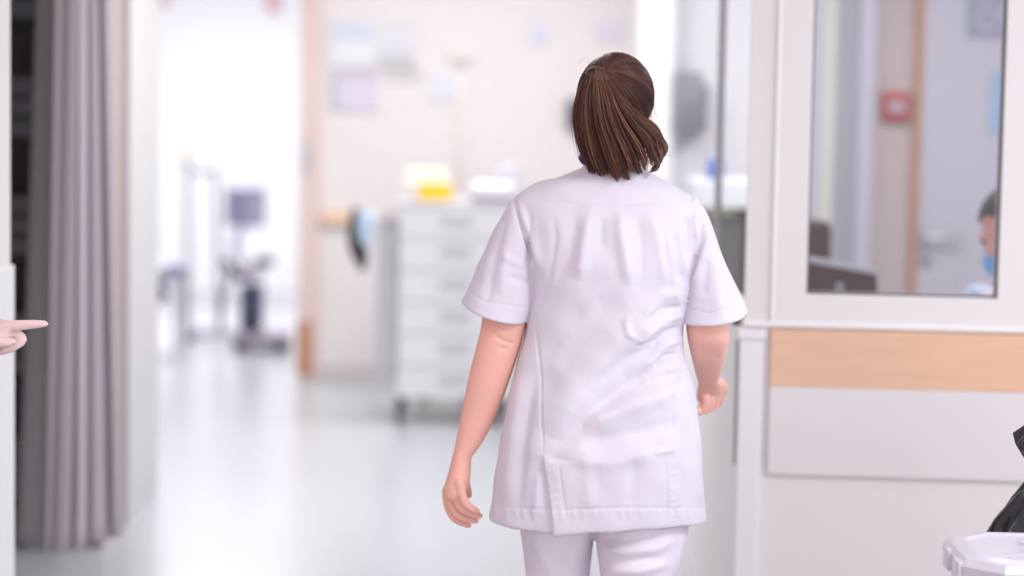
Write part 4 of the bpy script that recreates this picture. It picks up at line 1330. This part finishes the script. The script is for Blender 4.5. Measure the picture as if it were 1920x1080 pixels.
# fly-away hairs
fp, fr = [], []
for i in range(60):
    s = nrg.choice([0, 1, 2]); K = 8; ts = np.linspace(0, 1, K)
    if s == 0: a = (1222 + nrg.normal() * 2, nrg.uniform(140, 210)); b = (a[0] + nrg.uniform(2, 10), a[1] + nrg.uniform(10, 40))
    elif s == 1: a = (1240, nrg.uniform(255, 285)); b = (1240 + nrg.uniform(8, 26), a[1] + nrg.uniform(0, 26))
    else: a = (nrg.uniform(1080, 1180), 112 + nrg.normal() * 3); b = (a[0] - nrg.uniform(6, 16), a[1] + nrg.uniform(-4, 12))
    xy = np.c_[a[0] + (b[0] - a[0]) * ts, a[1] + (b[1] - a[1]) * ts + 4 * np.sin(ts * 3)]
    d = {0: 0, 1: -.10, 2: -.03}[int(s)]
    fp.append([tuple(at(x, y, Y0 + .02 + d)) for x, y in xy]); fr.append(.00022 * np.interp(ts, [0, 1], [1, .3]))
strands('flyaway_hairs', np.array(fp), np.array(fr), palette(60, .3, .6), M_strand, cap_)['kind'] = 'stuff'

# ============ person with a masked face in the office
YP = 6.95
pc = at(1893, 432, YP)
fd = Vector((-.78, -.62, 0)).normalized()
pers = thing('person', 'seated person with dark hair and light blue face mask behind the office window', 'person', (pc.x + .02, YP + .03, 0))
ph = math.atan2(-fd.x, fd.y)
PM = Matrix.Translation(pc) @ Matrix.Rotation(ph, 4, 'Z') @ Matrix.Rotation(R(-20), 4, 'X')
mb = MB(); head_shapes(mb, PM, neck=False)
BMx = Matrix.Translation((pc.x, YP, 0)) @ Matrix.Rotation(ph, 4, 'Z')
T = lambda *p: BMx @ Vector(p)
zc = pc.z
mb.tube([PM @ Vector((0, -.02, -.03)), T(0, -.06, zc - .15), T(0, -.08, zc - .2)], [.052, .05, .06], 18)
def RL(c, a, b): return (T(*c), BMx.to_3x3() @ Vector((a, 0, 0)), BMx.to_3x3() @ Vector((0, b, 0)))
mb.loft([RL((0, -.08, zc - .17), .07, .06), RL((0, -.09, zc - .22), .18, .09), RL((0, -.10, zc - .32), .19, .11), RL((0, -.12, zc - .5), .16, .11), RL((0, -.13, zc - .68), .18, .13), RL((0, -.13, .48), .16, .12)], 32, 4)
for s in (-1, 1):
    mb.tube([T(s * .17, -.08, zc - .24), T(s * .22, -.04, zc - .48), T(s * .16, .2, .80)], [.05, .042, .03], 16)
    mb.tube([T(s * .16, .2, .80), T(s * .14, .27, .795)], [.032, .028], 14, .6)
    for q in range(4):
        mb.tube([T(s * (.115 + .018 * q), .29, .795), T(s * (.112 + .018 * q), .33, .79), T(s * (.112 + .018 * q), .35, .78)], [.009, .0085, .007], 10)
    mb.tube([T(s * .12, .25, .79), T(s * .09, .28, .79), T(s * .085, .30, .785)], [.011, .010, .008], 10)
    mb.tube([T(s * .1, -.12, .52), T(s * .12, .26, .50), T(s * .12, .30, .28), T(s * .12, .24, .08)], [.085, .065, .055, .04], 18)
    mb.tube([T(s * .12, .22, .05), T(s * .12, .40, .04)], [.04, .035], 14)
pb = remesh(mb, 'body', .005, 3, M_skin, pers)
eyes(PM, pb)
hr_, _ = hair_cap(PM, pers, mat('black_brown_hair', (.018, .012, .010), .5, bump=.2, bscale=300))
mb = MB(); mb.ell(Matrix.Translation((0, .058, -.072)), (.056, .054, .050), PM, 24); mb.build('face_mask', mat('surgical_mask_blue', srgb(130, 196, 255), .7), pers, smooth=True)
for s in (-1, 1):
    mb = MB(); mb.tube([PM @ Vector((s * .05, .06, -.06)), PM @ Vector((s * .076, .0, -.02)), PM @ Vector((s * .079, -.015, .0))], .0016, 6); mb.build('ear_loop', M_white, pers)
mb = MB(); mb.loft([RL((0, -.08, zc - .185), .09, .075), RL((0, -.09, zc - .225), .195, .105), RL((0, -.10, zc - .32), .205, .125), RL((0, -.12, zc - .5), .18, .13), RL((0, -.13, .50), .20, .15)], 32, 4)
for s in (-1, 1): mb.tube([T(s * .17, -.08, zc - .24), T(s * .22, -.04, zc - .46)], [.07, .062], 16)
remesh(mb, 'scrub_top', .006, 4, mat('pale_blue_scrubs', (.50, .60, .72), .8), pers)
mb = MB()
for s in (-1, 1): mb.tube([T(s * .1, -.12, .52), T(s * .12, .26, .50), T(s * .12, .30, .28), T(s * .12, .25, .12)], [.10, .078, .066, .062], 18)
remesh(mb, 'trousers', .006, 4, M_trouser, pers)
t = thing('stool', 'round stool under the seated masked person', 'stool', tuple(T(0, -.13, 0)))
q = T(0, -.13, 0)
mb = MB(); mb.lathe([(.02, .34), (.17, .342), (.18, .36), (.17, .385), (.02, .386)], q, 28); mb.build('seat', M_brown, t, smooth=40)
for k in range(4):
    an = k * math.pi / 2 + .4
    mb = MB(); mb.tube([(q.x + .1 * math.cos(an), q.y + .1 * math.sin(an), .345), (q.x + .18 * math.cos(an), q.y + .18 * math.sin(an), .012)], .012, smooth=False); mb.build('leg', M_metal, t)

# ============ person at the left edge, only a hand reaches into the picture
YH = 5.05
hp = Vector((-1.62, 5.06, 0))
man = thing('person', 'person beyond the left edge whose pointing hand reaches in beside the grey curtain', 'person', hp)
def H(px, py, d=0): return at(px, py, YH + d)
mb = MB()
BM2 = Matrix.Translation(hp) @ Matrix.Rotation(R(-90), 4, 'Z')
T2 = lambda *p: BM2 @ Vector(p)
PM2 = BM2 @ Matrix.Translation((0, .03, 1.60)) @ Matrix.Rotation(R(-15), 4, 'X')
head_shapes(mb, PM2)
def RL2(c, a, b): return (T2(*c), BM2.to_3x3() @ Vector((a, 0, 0)), BM2.to_3x3() @ Vector((0, b, 0)))
mb.loft([RL2((0, 0, 1.47), .06, .055), RL2((0, 0, 1.41), .17, .08), RL2((0, 0, 1.28), .18, .11), RL2((0, 0, 1.08), .15, .10), RL2((0, 0, .95), .17, .12), RL2((0, 0, .82), .16, .11)], 32, 4)
wr = H(-24, 622)
mb.tube([T2(.17, 0, 1.38), T2(.20, -.02, 1.10)], [.05, .042], 16)
el = T2(.20, -.02, 1.09)
mb.tube([el, el.lerp(wr, .5), wr], [.043, .038, .027], 18, .85)
mb.loft([(wr, Vector((0, .020, 0)), Vector((0, 0, .026))), (H(-10, 622), Vector((0, .026, 0)), Vector((0, 0, .028))), (H(6, 621), Vector((0, .034, 0)), Vector((0, 0, .025))), (H(22, 619), Vector((0, .032, 0)), Vector((0, 0, .018)))], 28, 4)
for px, dy, rr in [
    ([(5, 612), (35, 610), (62, 608), (85, 607)], [-.02, -.022, -.022, -.020], [.0125, .0118, .0100, .0072]),
    ([(4, 622), (28, 626), (42, 636), (30, 648), (8, 656)], [-.006, -.008, -.010, -.014, -.016], [.012, .0112, .0105, .0095, .008]),
    ([(4, 628), (22, 632), (34, 642), (20, 653), (0, 660)], [.014, .014, .012, .008, .004], [.012, .011, .0105, .0095, .008]),
    ([(2, 632), (16, 637), (24, 646), (12, 655), (-6, 660)], [.030, .030, .028, .024, .02], [.011, .010, .0095, .0085, .007]),
    ([(-20, 630), (-4, 640), (10, 642), (24, 640)], [-.03, -.040, -.040, -.036], [.013, .012, .0105, .008])]:
    mb.tube([H(x, y, d) for (x, y), d in zip(px, dy)], rr, 14)
mb.tube([T2(-.17, 0, 1.38), T2(-.21, -.02, 1.10), T2(-.20, .04, .86)], [.05, .042, .028], 16)
mb.tube([T2(-.20, .04, .86), T2(-.195, .055, .78)], [.03, .026], 14, 1)
for q in range(4):
    mb.tube([T2(-.205, .03 + .018 * q, .78), T2(-.20, .035 + .018 * q, .735), T2(-.19, .037 + .018 * q, .71)], [.0095, .009, .0075], 10)
mb.tube([T2(-.19, .075, .83), T2(-.185, .10, .79), T2(-.18, .10, .76)], [.012, .011, .009], 10)
for s in (-1, 1):
    mb.tube([T2(s * .09, 0, .86), T2(s * .09, .01, .48), T2(s * .09, -.01, .09)], [.085, .058, .038], 18)
    mb.tube([T2(s * .09, -.03, .05), T2(s * .09, .16, .035)], [.04, .03], 14)
mbody = remesh(mb, 'body', .004, 3, mat('pale_skin', (.80, .60, .57), .5, .4, noise=.05, nscale=25, sss=.2), man)
eyes(PM2, mbody)
hair_cap(PM2, man, MATS['black_brown_hair'])
mb = MB(); mb.loft([RL2((0, 0, 1.45), .085, .075), RL2((0, 0, 1.42), .17, .095), RL2((0, 0, 1.28), .20, .13), RL2((0, 0, 1.08), .17, .12), RL2((0, 0, .92), .19, .14), RL2((0, 0, .74), .20, .15)], 32, 4)
for s in (-1, 1): mb.tube([T2(s * .17, 0, 1.37), T2(s * .205, -.02, 1.16)], [.068, .062], 16)
remesh(mb, 'tunic', .006, 4, M_cloth, man)
mb = MB()
for s in (-1, 1): mb.tube([T2(s * .09, 0, .84), T2(s * .09, .01, .48), T2(s * .09, -.01, .10)], [.10, .075, .062], 18)
remesh(mb, 'trousers', .006, 4, M_trouser, man)
for s in (-1, 1):
    mb = MB(); mb.loft([(T2(s * .09, -.07, .045), BM2.to_3x3() @ Vector((.035, 0, 0)), Vector((0, 0, .042))), (T2(s * .09, 0, .055), BM2.to_3x3() @ Vector((.045, 0, 0)), Vector((0, 0, .052))), (T2(s * .09, .12, .042), BM2.to_3x3() @ Vector((.05, 0, 0)), Vector((0, 0, .039))), (T2(s * .09, .2, .03), BM2.to_3x3() @ Vector((.03, 0, 0)), Vector((0, 0, .025)))], 20, 4)
    mb.build('shoe', M_shoe, man, smooth=True)
